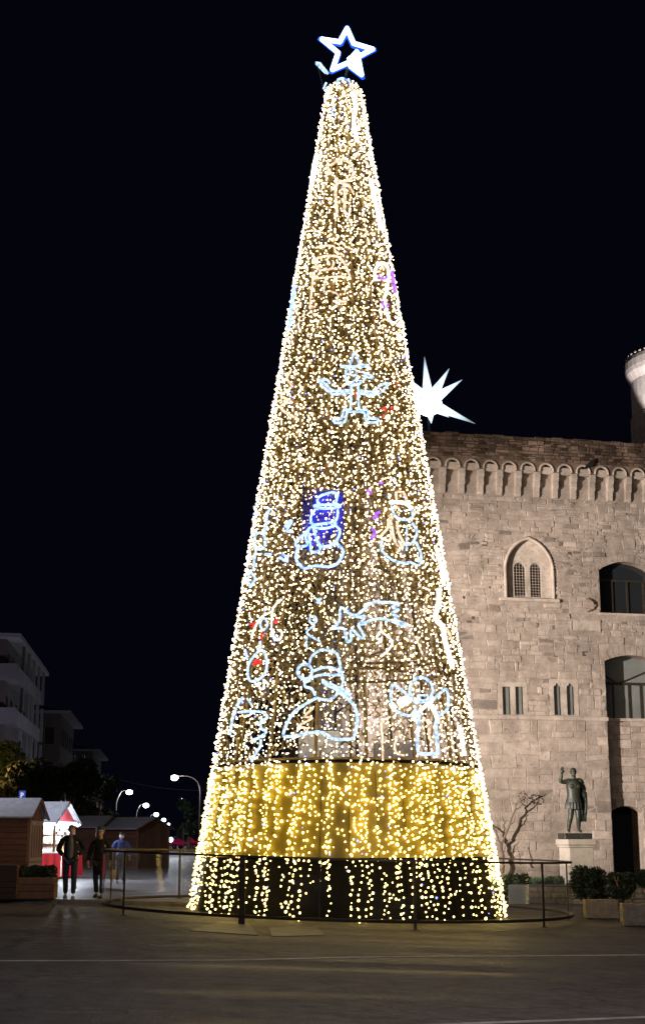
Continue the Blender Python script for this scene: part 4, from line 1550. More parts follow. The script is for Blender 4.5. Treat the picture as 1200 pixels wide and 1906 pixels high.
figure('long_hair_figure', 'peach rope-light girl with long hair in the upper tree', [
    ('hair', 'rope_peach', T1, g5([(390, 340), (420, 300), (500, 285), (570, 300), (620, 370), (645, 450)])),
    ('face', 'rope_peach', T1, g5([(405, 330), (410, 370), (450, 385), (510, 375), (530, 330)])),
    ('hat', 'rope_peach', T2, g5([(400, 230), (470, 215), (530, 220), (540, 250), (600, 290)])),
    ('arm', 'rope_peach', T2, g5([(370, 400), (380, 440), (450, 440), (560, 430), (630, 440)])),
    ('leg', 'rope_peach', T1, g5([(385, 440), (375, 520), (365, 630), (360, 650), (400, 640)])),
    ('leg', 'rope_peach', T2, g5([(470, 450), (460, 540), (500, 530), (560, 560), (550, 600), (620, 605)])),
])
figure('purple_figure', 'white and purple rope-light drawing on the upper right edge', [
    ('outline', 'rope_white', .04, [(697, 522), (698, 502), (710, 489), (722, 500), (720, 540), (714, 560), (722, 590), (732, 605)]),
    ('outline', 'rope_purple', .05, [(729, 505), (732, 525), (735, 545)]),
    ('outline', 'rope_purple', T1, [(703, 512), (712, 520), (720, 515)]),
    ('outline', 'rope_purple', T1, [(711, 560), (716, 575), (722, 566)]),
])
figure('purple_curl_figure', 'small purple rope-light curls between the two snowmen', [
    ('curl', 'rope_purple', .035, g4([(140, 190), (180, 220), (165, 230)])),
    ('curl', 'rope_purple', .035, g4([(280, 440), (230, 460), (245, 500), (200, 495)])),
    ('curl', 'rope_purple', .035, g4([(190, 630), (225, 660), (200, 720), (180, 730)])),
    ('curl', 'rope_purple', .03, g4([(270, 110), (310, 115)])),
])
figure('blue_edge_figure', 'blue rope-light line on the upper left edge of the tree', [
    ('line', 'rope_deep', .05, [(548, 530), (544, 560), (540, 590), (536, 615)]),
])
figure('ribbon_figure', 'peach rope-light ribbon on the middle left edge', [
    ('line', 'rope_peach', T1, g5([(230, 1090), (200, 1140), (235, 1200), (160, 1260), (230, 1300), (160, 1330), (180, 1370), (260, 1415)])),
])
figure('blue_spoon_figure', 'blue rope-light loops left of the blue snowman', [
    ('line', 'rope_deep', T1, g3([(340, 360), (310, 430), (300, 520), (290, 600)])),
    ('loop', K, T1, g3([(200, 620), (170, 720), (200, 770), (270, 770), (295, 690), (260, 610), (200, 620)])),
    ('line', K, T1, g3([(200, 770), (180, 900), (170, 990)])),
    ('loop', K, T1, g3([(140, 1000), (120, 1080), (140, 1160), (170, 1110), (190, 1070), (150, 1010)])),
    ('curl', 'rope_deep', T1, g3([(490, 550), (540, 490), (560, 500), (510, 580), (550, 600)])),
    ('curl', 'rope_deep', T1, g3([(440, 860), (480, 885), (520, 900)])),
    ('curl', 'rope_deep', T1, g3([(470, 830), (500, 845), (530, 850)])),
    ('curl', 'rope_deep', T1, g3([(290, 830), (320, 828), (350, 830)])),
])
figure('red_green_figure', 'small red and green rope-light marks beside the hat man', [
    ('mark', 'rope_red', .017, g5([(865, 1355), (890, 1340), (885, 1370)])),
    ('mark', 'rope_red', .017, g5([(925, 1350), (940, 1340), (920, 1375)])),
    ('mark', 'rope_red', .017, g5([(968, 1165), (970, 1180), (966, 1190)])),
    ('mark', 'rope_red', .017, g5([(870, 1400), (885, 1408), (880, 1415)])),
])

# ------------------------------------------------------------------ round railing with glass panes
RD, RRAD = 33.75, 5.33
RX = at(626, 1640, RD).x
rail = empty('round_railing', (RX, RD, 0), 0, 'dark steel ring railing with clear panes around the tree', 'railing')
rh = 1.30


def rg(a, off=0.0):
    x_, y_ = RRAD * math.sin(a), -RRAD * math.cos(a)
    return x_, y_, road_z(RX + x_) + off


def rg_floor(a):
    x_, y_ = RRAD * math.sin(a), -RRAD * math.cos(a)
    return gz(RX + x_, RD + y_)


n = 96
top = [Vector(rg(2 * math.pi * k / n, rh)) for k in range(n)]
b = MB()
vs, fs = [], []
for k in range(n):
    a = 2 * math.pi * k / n
    d = Vector((math.sin(a), -math.cos(a), 0))
    for (dr, dz) in ((-.04, -.02), (.04, -.02), (.04, .022), (-.04, .022)):
        vs.append(top[k] + d * dr + Vector((0, 0, dz)))
for k in range(n):
    l = (k + 1) % n
    for i in range(4):
        j = (i + 1) % 4
        fs.append((k * 4 + i, l * 4 + i, l * 4 + j, k * 4 + j))
b.add(vs, fs).build('top_rail', M['steel'], rail)
MB().tube([Vector(rg(2 * math.pi * k / n, .155)) for k in range(n)], .036, 6, closed=True).build('bottom_rail', M['steel'], rail)
angs = []
for px, back in ((231, 0), (447, 0), (453.5, 0), (772, 0), (1010, 0), (1055, 1), (334, 1), (207, 1), (480, 1), (700, 1), (900, 1)):
    q = (px - 600) / FPX
    best = min(np.linspace(-math.pi, math.pi, 4001), key=lambda a: (abs(px - (600 + FPX * (RX + RRAD * math.sin(a)) / (CO * (RD - RRAD * math.cos(a)) - 1.2 * SI))) + (1e3 if (math.cos(a) < 0) != bool(back) else 0)))
    angs.append(float(best))
angs.sort()
for a in angs:
    x_, y_, _ = rg(a)
    zb = rg_floor(a)
    Mx = Matrix.Translation((x_, y_, 0)) @ Matrix.Rotation(a, 4, 'Z')
    zt_ = road_z(RX + x_) + rh - .02
    MB().bbox(-.032, .032, -.014, .014, zb - .01, zt_, .005, Mx).bbox(-.07, .07, -.05, .05, zb - .005, zb + .012, .003, Mx).build('post', M['steel'], rail)
for i, a in enumerate(angs):
    c = angs[(i + 1) % len(angs)]
    if c < a: c += 2 * math.pi
    if c - a < .1: continue
    k = max(2, int((c - a) / .13))
    vs = []
    for off in (0, .012):
        for j in range(k + 1):
            t = a + .02 + (c - a - .04) * j / k
            d = Vector((math.sin(t), -math.cos(t), 0))
            p0 = Vector(rg(t, .22)) + d * off
            p1 = Vector(rg(t, rh - .07)) + d * off
            vs += [p0, p1]
    m_ = 2 * (k + 1)
    fs = [(2 * j, 2 * j + 2, 2 * j + 3, 2 * j + 1) for j in range(k)] + [(m_ + 2 * j, m_ + 2 * j + 1, m_ + 2 * j + 3, m_ + 2 * j + 2) for j in range(k)]
    fs += [(2 * j + 1, 2 * j + 3, m_ + 2 * j + 3, m_ + 2 * j + 1) for j in range(k)]
    MB().add(vs, fs).build('glass_pane', M['glass'], rail)

# ------------------------------------------------------------------ figures: skinned bodies
def skin(name, V, E, root, mt, parent=None, sub=1):
    """V: name -> (x, y, z, rx[, ry]); E: pairs of names; grown with a Skin modifier"""
    names = list(V)
    ix = {k: i for i, k in enumerate(names)}
    me = bpy.data.meshes.new(name)
    me.from_pydata([V[k][:3] for k in names], [(ix[a], ix[b]) for a, b in E], [])
    me.materials.append(mt)
    o = link(name, me, parent)
    sk = o.modifiers.new('skin', 'SKIN')
    sk.use_smooth_shade = True
    if not me.skin_vertices:
        o.data.skin_vertices.add() if hasattr(o.data.skin_vertices, 'add') else None
    lay = me.skin_vertices[0].data
    for k in names:
        r_ = V[k][3:]
        lay[ix[k]].radius = (r_[0], r_[1] if len(r_) > 1 else r_[0])
        lay[ix[k]].use_root = (k == root)
    sb = o.modifiers.new('sub', 'SUBSURF')
    sb.levels = sub
    sb.render_levels = sub
    return o


def hand(wrist, fwd, side, palm_n, L, mt, name, parent, curl=.5):
    """palm and five fingers; fwd along the hand, side towards the thumb"""
    w, f, s, n = Vector(wrist), Vector(fwd).normalized(), Vector(side).normalized(), Vector(palm_n).normalized()
    b = MB()
    b.tube([w - f * .02, w + f * L * .12, w + f * L * .32, w + f * L * .5], [L * .15, L * .19, L * .23, L * .20], 8)
    for i, (o, ln) in enumerate(((.16, .40), (.055, .46), (-.055, .43), (-.16, .33))):
        p0 = w + f * L * .46 + s * o * L
        p1 = p0 + (f + n * curl * .5).normalized() * ln * L * .45
        p2 = p1 + (f + n * curl * 1.3).normalized() * ln * L * .33
        p3 = p2 + (f + n * curl * 2.2).normalized() * ln * L * .25
        b.tube([p0, p1, p2, p3], [L * .052, L * .05, L * .045, L * .035], 6)
    t0 = w + f * L * .14 + s * L * .17
    b.tube([t0, t0 + (f * .7 + s * .8).normalized() * L * .2, t0 + (f * 1.0 + s * .5 + n * .3).normalized() * L * .38], [L * .065, L * .055, L * .04], 6)
    return b.build(name, mt, parent, True)


M['skin'] = mat('skin', (0.33, 0.19, 0.14), .6, col2=(0.38, 0.22, 0.16), scale=12)
M['jacket_black'] = mat('black_jacket', (0.008, 0.008, 0.009), .8, spec=.2, col2=(0.014, 0.013, 0.014), scale=9, bump=.3)
M['shirt_grey'] = mat('grey_knit', (0.075, 0.072, 0.07), .9, col2=(0.11, 0.105, 0.10), scale=30)
M['jeans'] = mat('dark_jeans', (0.012, 0.016, 0.032), .85, col2=(0.022, 0.028, 0.05), scale=12)
M['coat'] = mat('dark_wool_coat', (0.009, 0.009, 0.008), .9, spec=.15, col2=(0.016, 0.015, 0.013), scale=12)
M['trouser_black'] = mat('black_trousers', (0.014, 0.013, 0.015), .8)
M['jacket_blue'] = mat('blue_padded_jacket', (0.045, 0.075, 0.26), .55, col2=(0.06, 0.10, 0.33), scale=8, bump=.3, bscale=9)
M['trouser_grey'] = mat('grey_trousers', (0.06, 0.065, 0.085), .8, col2=(0.085, 0.09, 0.11), scale=9)
M['hair_grey'] = mat('grey_hair', (0.05, 0.047, 0.045), .85, col2=(0.09, 0.087, 0.084), scale=40)
M['hair_dark'] = mat('dark_hair', (0.02, 0.015, 0.012), .7)
M['mask'] = mat('white_face_mask', (0.75, 0.77, 0.80), .7)
M['hat_dark'] = mat('dark_knit_hat', (0.022, 0.022, 0.028), .9, col2=(0.05, 0.05, 0.055), scale=40)
M['hat_white'] = mat('white_fur_trim', (0.62, 0.62, 0.62), .95, bump=.6, bscale=60)
M['hat_band'] = mat('striped_knit', (0.03, 0.03, 0.035), .9, col2=(0.32, 0.32, 0.33), scale=16, detail=1)
M['shoe'] = mat('dark_shoe', (0.02, 0.02, 0.022), .5)
M['shoe_grey'] = mat('grey_sneaker', (0.22, 0.22, 0.24), .6)
M['eye'] = mat('eye', (0.02, 0.015, 0.012), .3)
M['lip'] = mat('lip', (0.34, 0.13, 0.11), .5)


def person(loc, rz, H, label, top, bottom, shoe, coat_hem=.86, arms='down', stride=.0, head='hair_grey', flap=None, wide=1.0):
    s = H / 1.72
    root = empty('person', loc, rz, label, 'person', 'people walking past the market huts')
    root.scale = (s, s, s)
    st = stride
    ank = {1: (.10, -.02 - st * .5, .085), -1: (-.10, .06 + st * .5, .085 + abs(st) * .12)}
    kne = {1: (.105, -.05 - st * .30, .48), -1: (-.105, -.01 + st * .18, .485)}
    hip = {1: (.095, 0, .90), -1: (-.095, 0, .90)}
    sho = {1: (.19 * wide, .01, 1.425), -1: (-.19 * wide, .01, 1.425)}
    if arms == 'pocket':
        elb = {k: (k * .262 * wide, .10, 1.14) for k in (1, -1)}
        wri = {k: (k * .15 * wide, -.055, 1.0) for k in (1, -1)}
    else:
        elb = {k: (k * .255 * wide, .04 + k * st * .12, 1.15) for k in (1, -1)}
        wri = {k: (k * .265 * wide, -.05 + k * st * .22, .905) for k in (1, -1)}
    B = {'pel': (0, 0, .94, .13, .10), 'wai': (0, 0, 1.08, .125, .09), 'che': (0, -.01, 1.28, .11, .08), 'neb': (0, .012, 1.44, .06, .055),
         'nec': (0, .0, 1.515, .052, .055), 'jaw': (0, -.022, 1.565, .060, .072), 'hea': (0, -.012, 1.635, .082, .098), 'cro': (0, .0, 1.695, .066, .080)}
    E = [('pel', 'wai'), ('wai', 'che'), ('che', 'neb'), ('neb', 'nec'), ('nec', 'jaw'), ('jaw', 'hea'), ('hea', 'cro')]
    for k, n_ in ((1, 'l'), (-1, 'r')):
        B['hip' + n_] = (*hip[k], .085); B['kne' + n_] = (*kne[k], .058); B['ank' + n_] = (*ank[k], .042)
        B['sho' + n_] = (sho[k][0] * .9, sho[k][1], sho[k][2] - .06, .040); B['elb' + n_] = (*elb[k], .036); B['wri' + n_] = (*wri[k], .030)
        E += [('pel', 'hip' + n_), ('hip' + n_, 'kne' + n_), ('kne' + n_, 'ank' + n_), ('che', 'sho' + n_), ('sho' + n_, 'elb' + n_), ('elb' + n_, 'wri' + n_)]
    skin('body', B, E, 'pel', M['skin'], root, 2)
    # trousers
    T = {'pel': (0, 0, .95, .145, .112)}
    ET = []
    for k, n_ in ((1, 'l'), (-1, 'r')):
        T['hip' + n_] = (*hip[k][:2], hip[k][2] - .03, .098); T['mid' + n_] = ((hip[k][0] + kne[k][0]) / 2, (hip[k][1] + kne[k][1]) / 2, .68, .085)
        T['kne' + n_] = (*kne[k], .072); T['ank' + n_] = (ank[k][0], ank[k][1], ank[k][2] + .02, .064)
        ET += [('pel', 'hip' + n_), ('hip' + n_, 'mid' + n_), ('mid' + n_, 'kne' + n_), ('kne' + n_, 'ank' + n_)]
    skin('trousers', T, ET, 'pel', M[bottom], root, 2)
    # jacket or coat
    J = {'hem': (0, 0, coat_hem, .175 * wide, .13), 'pel': (0, 0, max(coat_hem + .08, .98), .165 * wide, .125), 'wai': (0, 0, 1.12, .155 * wide, .115), 'che': (0, -.01, 1.29, .15 * wide, .125), 'neb': (0, .012, 1.43, .115, .085),
         'col': (0, .008, 1.51, .072, .074)}
    EJ = [('hem', 'pel'), ('pel', 'wai'), ('wai', 'che'), ('che', 'neb'), ('neb', 'col')]
    for k, n_ in ((1, 'l'), (-1, 'r')):
        w_ = wri[k]
        J['sho' + n_] = (sho[k][0] * .95, sho[k][1], sho[k][2] - .045, .078); J['elb' + n_] = (*elb[k], .066); J['wri' + n_] = (w_[0], w_[1], w_[2] + .02, .052)
        EJ += [('neb', 'sho' + n_), ('sho' + n_, 'elb' + n_), ('elb' + n_, 'wri' + n_)]
    skin('jacket', J, EJ, 'wai', M[top], root, 2)
    if flap:                                                    # open front showing the sweater
        b = MB()
        rows = [(1.47, .04, -.10), (1.35, .066, -.146), (1.2, .075, -.148), (1.05, .072, -.147), (.95, .055, -.150)]
        vs = []
        for (z, w_, y) in rows: vs += [(-w_, y + .035, z), (-w_ * .5, y, z), (0, y - .006, z), (w_ * .5, y, z), (w_, y + .035, z)]
        fs = [(5 * j + i, 5 * j + i + 1, 5 * j + 6 + i, 5 * j + 5 + i) for j in range(4) for i in range(4)]
        b.add(vs, fs).build('sweater', M[flap], root, True)
    for k in (1, -1):
        w_ = Vector(wri[k])
        hand(w_, Vector((k * -.05, -.1, -1)) if arms != 'pocket' else Vector((-k * .5, -.4, -.8)), Vector((0, -1, 0)), Vector((-k, 0, 0)), .18, M['skin'], 'hand', root)
        b = MB()
        a = ank[k]
        b.ball((a[0], a[1] - .065, .045 + (a[2] - .085)), .048, .135, .05, 10, 6)
        b.bbox(a[0] - .045, a[0] + .045, a[1] - .195, a[1] + .06, a[2] - .085, a[2] - .055, .012)
        b.build('shoe', M[shoe], root, True)
    # face
    b = MB()
    b.ball((-.030, -.094, 1.643), .011, .006, .007, 8, 5).ball((.030, -.094, 1.643), .011, .006, .007, 8, 5)
    b.tube([(-.048, -.088, 1.662), (-.02, -.099, 1.666)], .005, 5).tube([(.048, -.088, 1.662), (.02, -.099, 1.666)], .005, 5)
    b.build('eyes', M['eye'], root, True)
    b = MB()
    b.tube([(0, -.092, 1.652), (0, -.108, 1.622), (0, -.117, 1.608), (0, -.095, 1.600)], [.009, .012, .017, .010], 6)
    b.ball((.076, .0, 1.63), .012, .022, .034, 8, 5).ball((-.076, .0, 1.63), .012, .022, .034, 8, 5)
    b.build('nose_and_ears', M['skin'], root, True)
    if head == 'mask':
        b = MB()
        b.lathe([(.060, 1.535), (.078, 1.56), (.082, 1.60), (.078, 1.628), (.06, 1.634)], 14, (0, -.02, 0), math.pi * 1.05, math.pi * 1.95, 1.0, 1.22)
        b.build('face_mask', M['mask'], root, True)
    else:
        MB().tube([(-.026, -.094, 1.583), (0, -.101, 1.584), (.026, -.094, 1.583)], [.004, .007, .004], 6).build('mouth', M['lip'], root, True)
    if head == 'hat':
        b = MB()
        b.lathe([(.092, 1.655), (.098, 1.66), (.098, 1.71), (.092, 1.715)], 16, (0, 0, 0), sy=1.15)
        b.build('hat_band', M['hat_band'], root, True)
        b = MB()
        b.lathe([(.095, 1.70), (.104, 1.735), (.085, 1.78), (.045, 1.805), (0, 1.812)], 16, (0, 0, 0), sy=1.12)
        b.build('hat', M['hat_dark'], root, True)
        b = MB()
        b.ball((-.11, -.02, 1.72), .035, n=8, m=6).tube([(-.105, -.03, 1.70), (-.12, -.05, 1.62), (-.115, -.06, 1.53)], .014, 6)
        b.build('hat_tassel', M['hat_white'], root, True)
    else:
        hm = 'hair_dark' if head == 'mask' else head
        b = MB()
        b.lathe([(.076, 1.60), (.083, 1.64), (.082, 1.68), (.066, 1.715), (.035, 1.735), (0, 1.74)], 16, (0, .016, 0), 0, math.pi, 1.0, 1.18)
        b.lathe([(.080, 1.672), (.078, 1.69), (.066, 1.715), (.035, 1.735), (0, 1.74)], 16, (0, .010, 0), math.pi, 2 * math.pi, 1.0, 1.15)
        b.build('hair', M[hm], root, True)
    return root


def stand(px, py):
    """standing point on the raised pavement seen at a pixel"""
    return gpt(px, py, KERB_H)


p = stand(129, 1673)
person(p, R(4), 1.74, 'man in open black jacket over grey sweater and jeans', 'jacket_black', 'jeans', 'shoe_grey', .76, 'pocket', .10, 'hair_grey', 'shirt_grey', 1.18)
p = stand(184, 1672)
person(p, R(-8), 1.66, 'person in long dark coat wearing dark hat with white trim', 'coat', 'trouser_black', 'shoe', .56, 'down', .14, 'hat', None, 1.08)
p = stand(224, 1646)
person(p, R(10), 1.60, 'person in blue padded jacket wearing white face mask', 'jacket_blue', 'trouser_grey', 'shoe_grey', .78, 'down', .18, 'mask', None, 1.12)
# shopping bag carried by the coated person
p = stand(207, 1668)
bg_ = empty('shopping_bag', (p.x, p.y + .15, p.z + .38), R(15), 'small brown shopping bag hanging beside the dark coat', 'bag')
MB().bbox(-.08, .08, -.05, .05, .04, .28, .01).build('bag_body', M['shutter'], bg_)
MB().tube([(-.06, 0, .29), (-.05, 0, .42), (.05, 0, .42), (.06, 0, .29)], .006, 5).build('handle', M['iron'], bg_)

# ------------------------------------------------------------------ bronze statue on its pedestal
PED = at(1072, 1600, 47.6)
pz0 = road_z(PED.x) - .05
ped = empty('statue_pedestal', (PED.x, PED.y, pz0), PHI + R(2), 'square pale stone pedestal under the bronze statue', 'pedestal')
zc_ = at(1070, 1562, 47.2).z - pz0
MB().bbox(-.42, .42, -.42, .42, .0, zc_ - .26, .015).build('shaft', M['travertine'], ped)
MB().bbox(-.54, .54, -.54, .54, -.02, .20, .02).build('base', M['travertine'], ped)
b = MB()
b.bbox(-.46, .46, -.46, .46, zc_ - .26, zc_ - .19, .015).bbox(-.50, .50, -.50, .50, zc_ - .19, zc_, .02)
b.build('cap', M['travertine'], ped)
sta = empty('bronze_statue', (PED.x - .02, PED.y, pz0 + zc_), PHI - R(6), 'dark bronze statue of man in armour with raised right arm and cloak', 'statue')
MB().bbox(-.46, .46, -.44, .44, .0, .19, .02).build('plinth', M['bronze'], sta)
q = .19
k_ = 2.16 / 2.20
S = {'pel': (.02, 0, .98, .17, .13), 'wai': (.025, 0, 1.14, .165, .125), 'che': (.03, -.02, 1.47, .215, .155), 'neb': (.035, 0, 1.76, .10, .09), 'nec': (.035, -.01, 1.84, .068, .07),
     'jaw': (.03, -.03, 1.90, .075, .088), 'hea': (.028, -.02, 2.0, .092, .112), 'cro': (.028, 0, 2.09, .07, .085),
     'shr': (-.20, 0, 1.70, .098), 'elr': (-.445, -.05, 1.67, .07), 'war': (-.40, -.13, 1.96, .048),
     'shl': (.275, .0, 1.69, .105), 'ell': (.36, .02, 1.36, .078), 'wal': (.31, -.25, 1.20, .052),
     'hir': (-.085, 0, .86, .125), 'knr': (-.135, -.05, .50, .088), 'car': (-.17, .01, .34, .085), 'anr': (-.20, .02, .10, .058), 'tor': (-.245, -.15, .045, .045),
     'hil': (.125, 0, .86, .125), 'knl': (.135, -.06, .49, .088), 'cal': (.14, .0, .33, .085), 'anl': (.145, .02, .10, .058), 'tol': (.185, -.16, .045, .045)}
S = {k: tuple(v * k_ if i != 2 else v * k_ + q for i, v in enumerate(t)) for k, t in S.items()}
skin('body', S, [('pel', 'wai'), ('wai', 'che'), ('che', 'neb'), ('neb', 'nec'), ('nec', 'jaw'), ('jaw', 'hea'), ('hea', 'cro'), ('che', 'shr'), ('shr', 'elr'), ('elr', 'war'),
                 ('che', 'shl'), ('shl', 'ell'), ('ell', 'wal'), ('pel', 'hir'), ('hir', 'knr'), ('knr', 'car'), ('car', 'anr'), ('anr', 'tor'), ('pel', 'hil'), ('hil', 'knl'), ('knl', 'cal'), ('cal', 'anl'), ('anl', 'tol')],
     'pel', M['bronze'], sta, 2)
hand((S['war'][0], S['war'][1], S['war'][2]), (.05, -.1, 1), (1, 0, 0), (0, -1, 0), .24, M['bronze'], 'raised_hand', sta, .15)
hand((S['wal'][0], S['wal'][1], S['wal'][2]), (-.1, -1, -.1), (-1, 0, .2), (-.3, 0, -1), .22, M['bronze'], 'hand', sta, .8)


def pleat(prof, n, c, rx, ry, amp, fr_, ph=0):
    b = MB()
    vs, fs = [], []
    for (s1, z, am) in prof:
        for i in range(n):
            a = 2 * math.pi * i / n
            m_ = 1 + amp * am * math.sin(fr_ * a + ph)
            vs.append((c[0] + rx * s1 * m_ * math.cos(a), c[1] + ry * s1 * m_ * math.sin(a), z))
    for j in range(len(prof) - 1):
        for i in range(n):
            l = (i + 1) % n
            fs.append((j * n + i, j * n + l, (j + 1) * n + l, (j + 1) * n + i))
    return b.add(vs, fs)


zz = lambda v: v * k_ + q
pleat([(1.02, zz(.79), 1), (.98, zz(.92), 1), (.88, zz(1.03), .7), (.72, zz(1.14), .2)], 72, (.02, -.01), .30, .24, .07, 18).build('skirt', M['bronze'], sta, True)
b = pleat([(1.0, zz(1.02), 1.0), (.98, zz(1.08), .6), (.90, zz(1.16), 0), (.88, zz(1.24), 0)], 72, (.02, -.015), .27, .215, .06, 24)
b.build('armour_fringe', M['bronze'], sta, True)
b = MB()
b.lathe([(.25, zz(1.16)), (.235, zz(1.25)), (.255, zz(1.42)), (.265, zz(1.55)), (.235, zz(1.68)), (.16, zz(1.76)), (.10, zz(1.79))], 24, (.028, -.01, 0), sx=1.0, sy=.74)
for sx in (-1, 1): b.ball((.03 + sx * .105, -.16, zz(1.53)), .105, .055, .085, 10, 6)
b.build('cuirass', M['bronze'], sta, True)
b = MB()
for (a, c, r_) in (((-.13, .0), 0, .12), ((.24, 0), 0, .13)):
    b.ball((a[0], 0, zz(1.71)), r_, r_ * .95, .085, 10, 6)
b.build('shoulder_guards', M['bronze'], sta, True)
b = MB()
for i in range(7):
    t = i / 6
    x_ = .20 + .19 * t
    b.tube(spline([(x_ - .02, .10 - .05 * t, zz(1.72 - .12 * t)), (x_ + .02, .09, zz(1.35)), (x_ + .01, .02 - .05 * math.sin(i), zz(.95)), (x_ - .03 + .02 * math.sin(i * 2), -.02, zz(.42 + .05 * math.cos(i * 1.7)))], 3), [.05 + .012 * math.sin(j) for j in range(10)], 7)
b.tube(spline([(-.18, .06, zz(1.75)), (.05, .12, zz(1.74)), (.26, .03, zz(1.76)), (.34, -.02, zz(1.62))], 4), .055, 7)
b.tube(spline([(.40, -.05, zz(1.32)), (.36, -.2, zz(1.20)), (.38, -.14, zz(.95)), (.36, -.08, zz(.6))], 4), .05, 7)
b.build('cloak', M['bronze'], sta, True)
b = MB()
b.lathe([(.088, zz(1.98)), (.104, zz(2.0)), (.10, zz(2.07)), (.075, zz(2.13)), (.03, zz(2.155)), (0, zz(2.157))], 14, (.028, .005, 0), sy=1.2)
b.build('hair', M['bronze'], sta, True)
b = MB()
b.tube([(.028, -.122, zz(2.01)), (.028, -.148, zz(1.97)), (.028, -.125, zz(1.955))], [.011, .02, .012], 6)
b.tube([(-.04, -.112, zz(2.035)), (.028, -.135, zz(2.03)), (.096, -.112, zz(2.035))], [.01, .013, .01], 6)
b.tube([(-.005, -.122, zz(1.925)), (.028, -.128, zz(1.922)), (.06, -.122, zz(1.925))], .01, 6)
b.ball((.122, 0, zz(1.99)), .014, .028, .04, 8, 5).ball((-.066, 0, zz(1.99)), .014, .028, .04, 8, 5)
b.build('face', M['bronze'], sta, True)

# ------------------------------------------------------------------ plants
def crown_points(n, blobs):
    """points near the surface and inside of overlapping ellipsoids (cx, cy, cz, rx, ry, rz)"""
    wts = np.array([b[3] * b[4] * b[5] for b in blobs]); wts = wts / wts.sum()
    k = rng.choice(len(blobs), size=n, p=wts)
    B = np.array(blobs)[k]
    d = rng.normal(size=(n, 3)); d /= np.linalg.norm(d, axis=1)[:, None]
    r = rng.uniform(.35, 1.0, n) ** .5
    return B[:, :3] + d * B[:, 3:] * r[:, None]


def foliage(name, n, blobs, size, mt, parent, tone=(.5, 1.4), aspect=.42):
    P = crown_points(n, blobs)
    a = rng.normal(size=(n, 3)); a /= np.linalg.norm(a, axis=1)[:, None]
    c = np.cross(a, rng.normal(size=(n, 3))); c /= np.linalg.norm(c, axis=1)[:, None]
    s = size * rng.uniform(.55, 1.4, (n, 1))
    V = np.stack([P - a * s, P + c * s * aspect, P + a * s, P - c * s * aspect], 1).reshape(-1, 3)
    T = np.repeat(rng.uniform(tone[0], tone[1], n), 4)
    return np_mesh(name, V, np.arange(n * 4).reshape(n, 4), mt, parent, tone=T)


def tree_thing(name, label, base, height, width, blobs_n, leaf, n, key='leaf', trunk_r=.2, trunk_h=.4, group=None, droop=0):
    t = empty(name, base, 0, label, 'tree', group)
    b = MB()
    b.tube([(0, 0, -.1), (.05, .02, height * trunk_h * .5), (-.04, 0, height * trunk_h), (0, 0, height * .75)], [trunk_r * 1.3, trunk_r, trunk_r * .8, trunk_r * .3], 8)
    blobs = []
    for i in range(blobs_n):
        a = rng.uniform(0, 6.28)
        hh = height * rng.uniform(trunk_h * .9, .90)
        prof = math.sin(math.pi * min(1, max(.08, (hh / height - trunk_h * .6) / (1.02 - trunk_h * .6)))) ** .7
        rr_ = width * .5 * rng.uniform(.25, .75) * prof
        s_ = width * rng.uniform(.12, .24)
        c = (rr_ * math.cos(a), rr_ * math.sin(a), hh)
        blobs.append((*c, s_, s_, s_ * rng.uniform(.6, .9)))
        if i % 3 == 0: b.tube([(0, 0, height * trunk_h * rng.uniform(.7, 1.1)), (c[0] * .5, c[1] * .5, hh * .85), c], [trunk_r * .5, trunk_r * .3, trunk_r * .1], 5)
    b.build('trunk', M['bark'], t, True)
    foliage('crown', n, blobs, leaf, M[key], t)
    return t


# clipped evergreen shrubs on the right, in front of the castle door
for (px, py, Y, w_px, h_px, lab) in ((1097, 1690, 39.0, 76, 84, 'rounded dark evergreen shrub beside the glass railing'),
                                     (1158, 1688, 37.5, 58, 72, 'smaller dark evergreen shrub behind the two stone blocks'),
                                     (1212, 1680, 39.5, 46, 70, 'evergreen shrub cut by the right edge in front of the doorway')):
    c = at(px, py, Y); w = w_px * Y / FPX; h = h_px * Y / FPX
    z0 = road_z(c.x)
    t = empty('evergreen_shrub', (c.x, c.y, z0), 0, lab, 'shrub', 'evergreen shrubs by the castle door')
    H_ = at(px, py - h_px, Y).z - z0
    bl = [(rng.uniform(-.28, .28) * w, rng.uniform(-.3, .3) * w, H_ - w * rng.uniform(.22, .75), w * rng.uniform(.18, .28), w * rng.uniform(.18, .28), w * rng.uniform(.16, .25)) for _ in range(13)]
    foliage('crown', 5200, bl, .045, M['leaf_dark'], t, (.4, 1.7))
    b = MB()
    for i in range(5): b.tube([(rng.uniform(-.06, .06), rng.uniform(-.06, .06), -.05), (rng.uniform(-.15, .15), rng.uniform(-.15, .15), H_ * .5), (rng.uniform(-.3, .3) * w, rng.uniform(-.3, .3) * w, H_ * .85)], [.035, .025, .008], 5)
    b.build('stems', M['bark'], t, True)

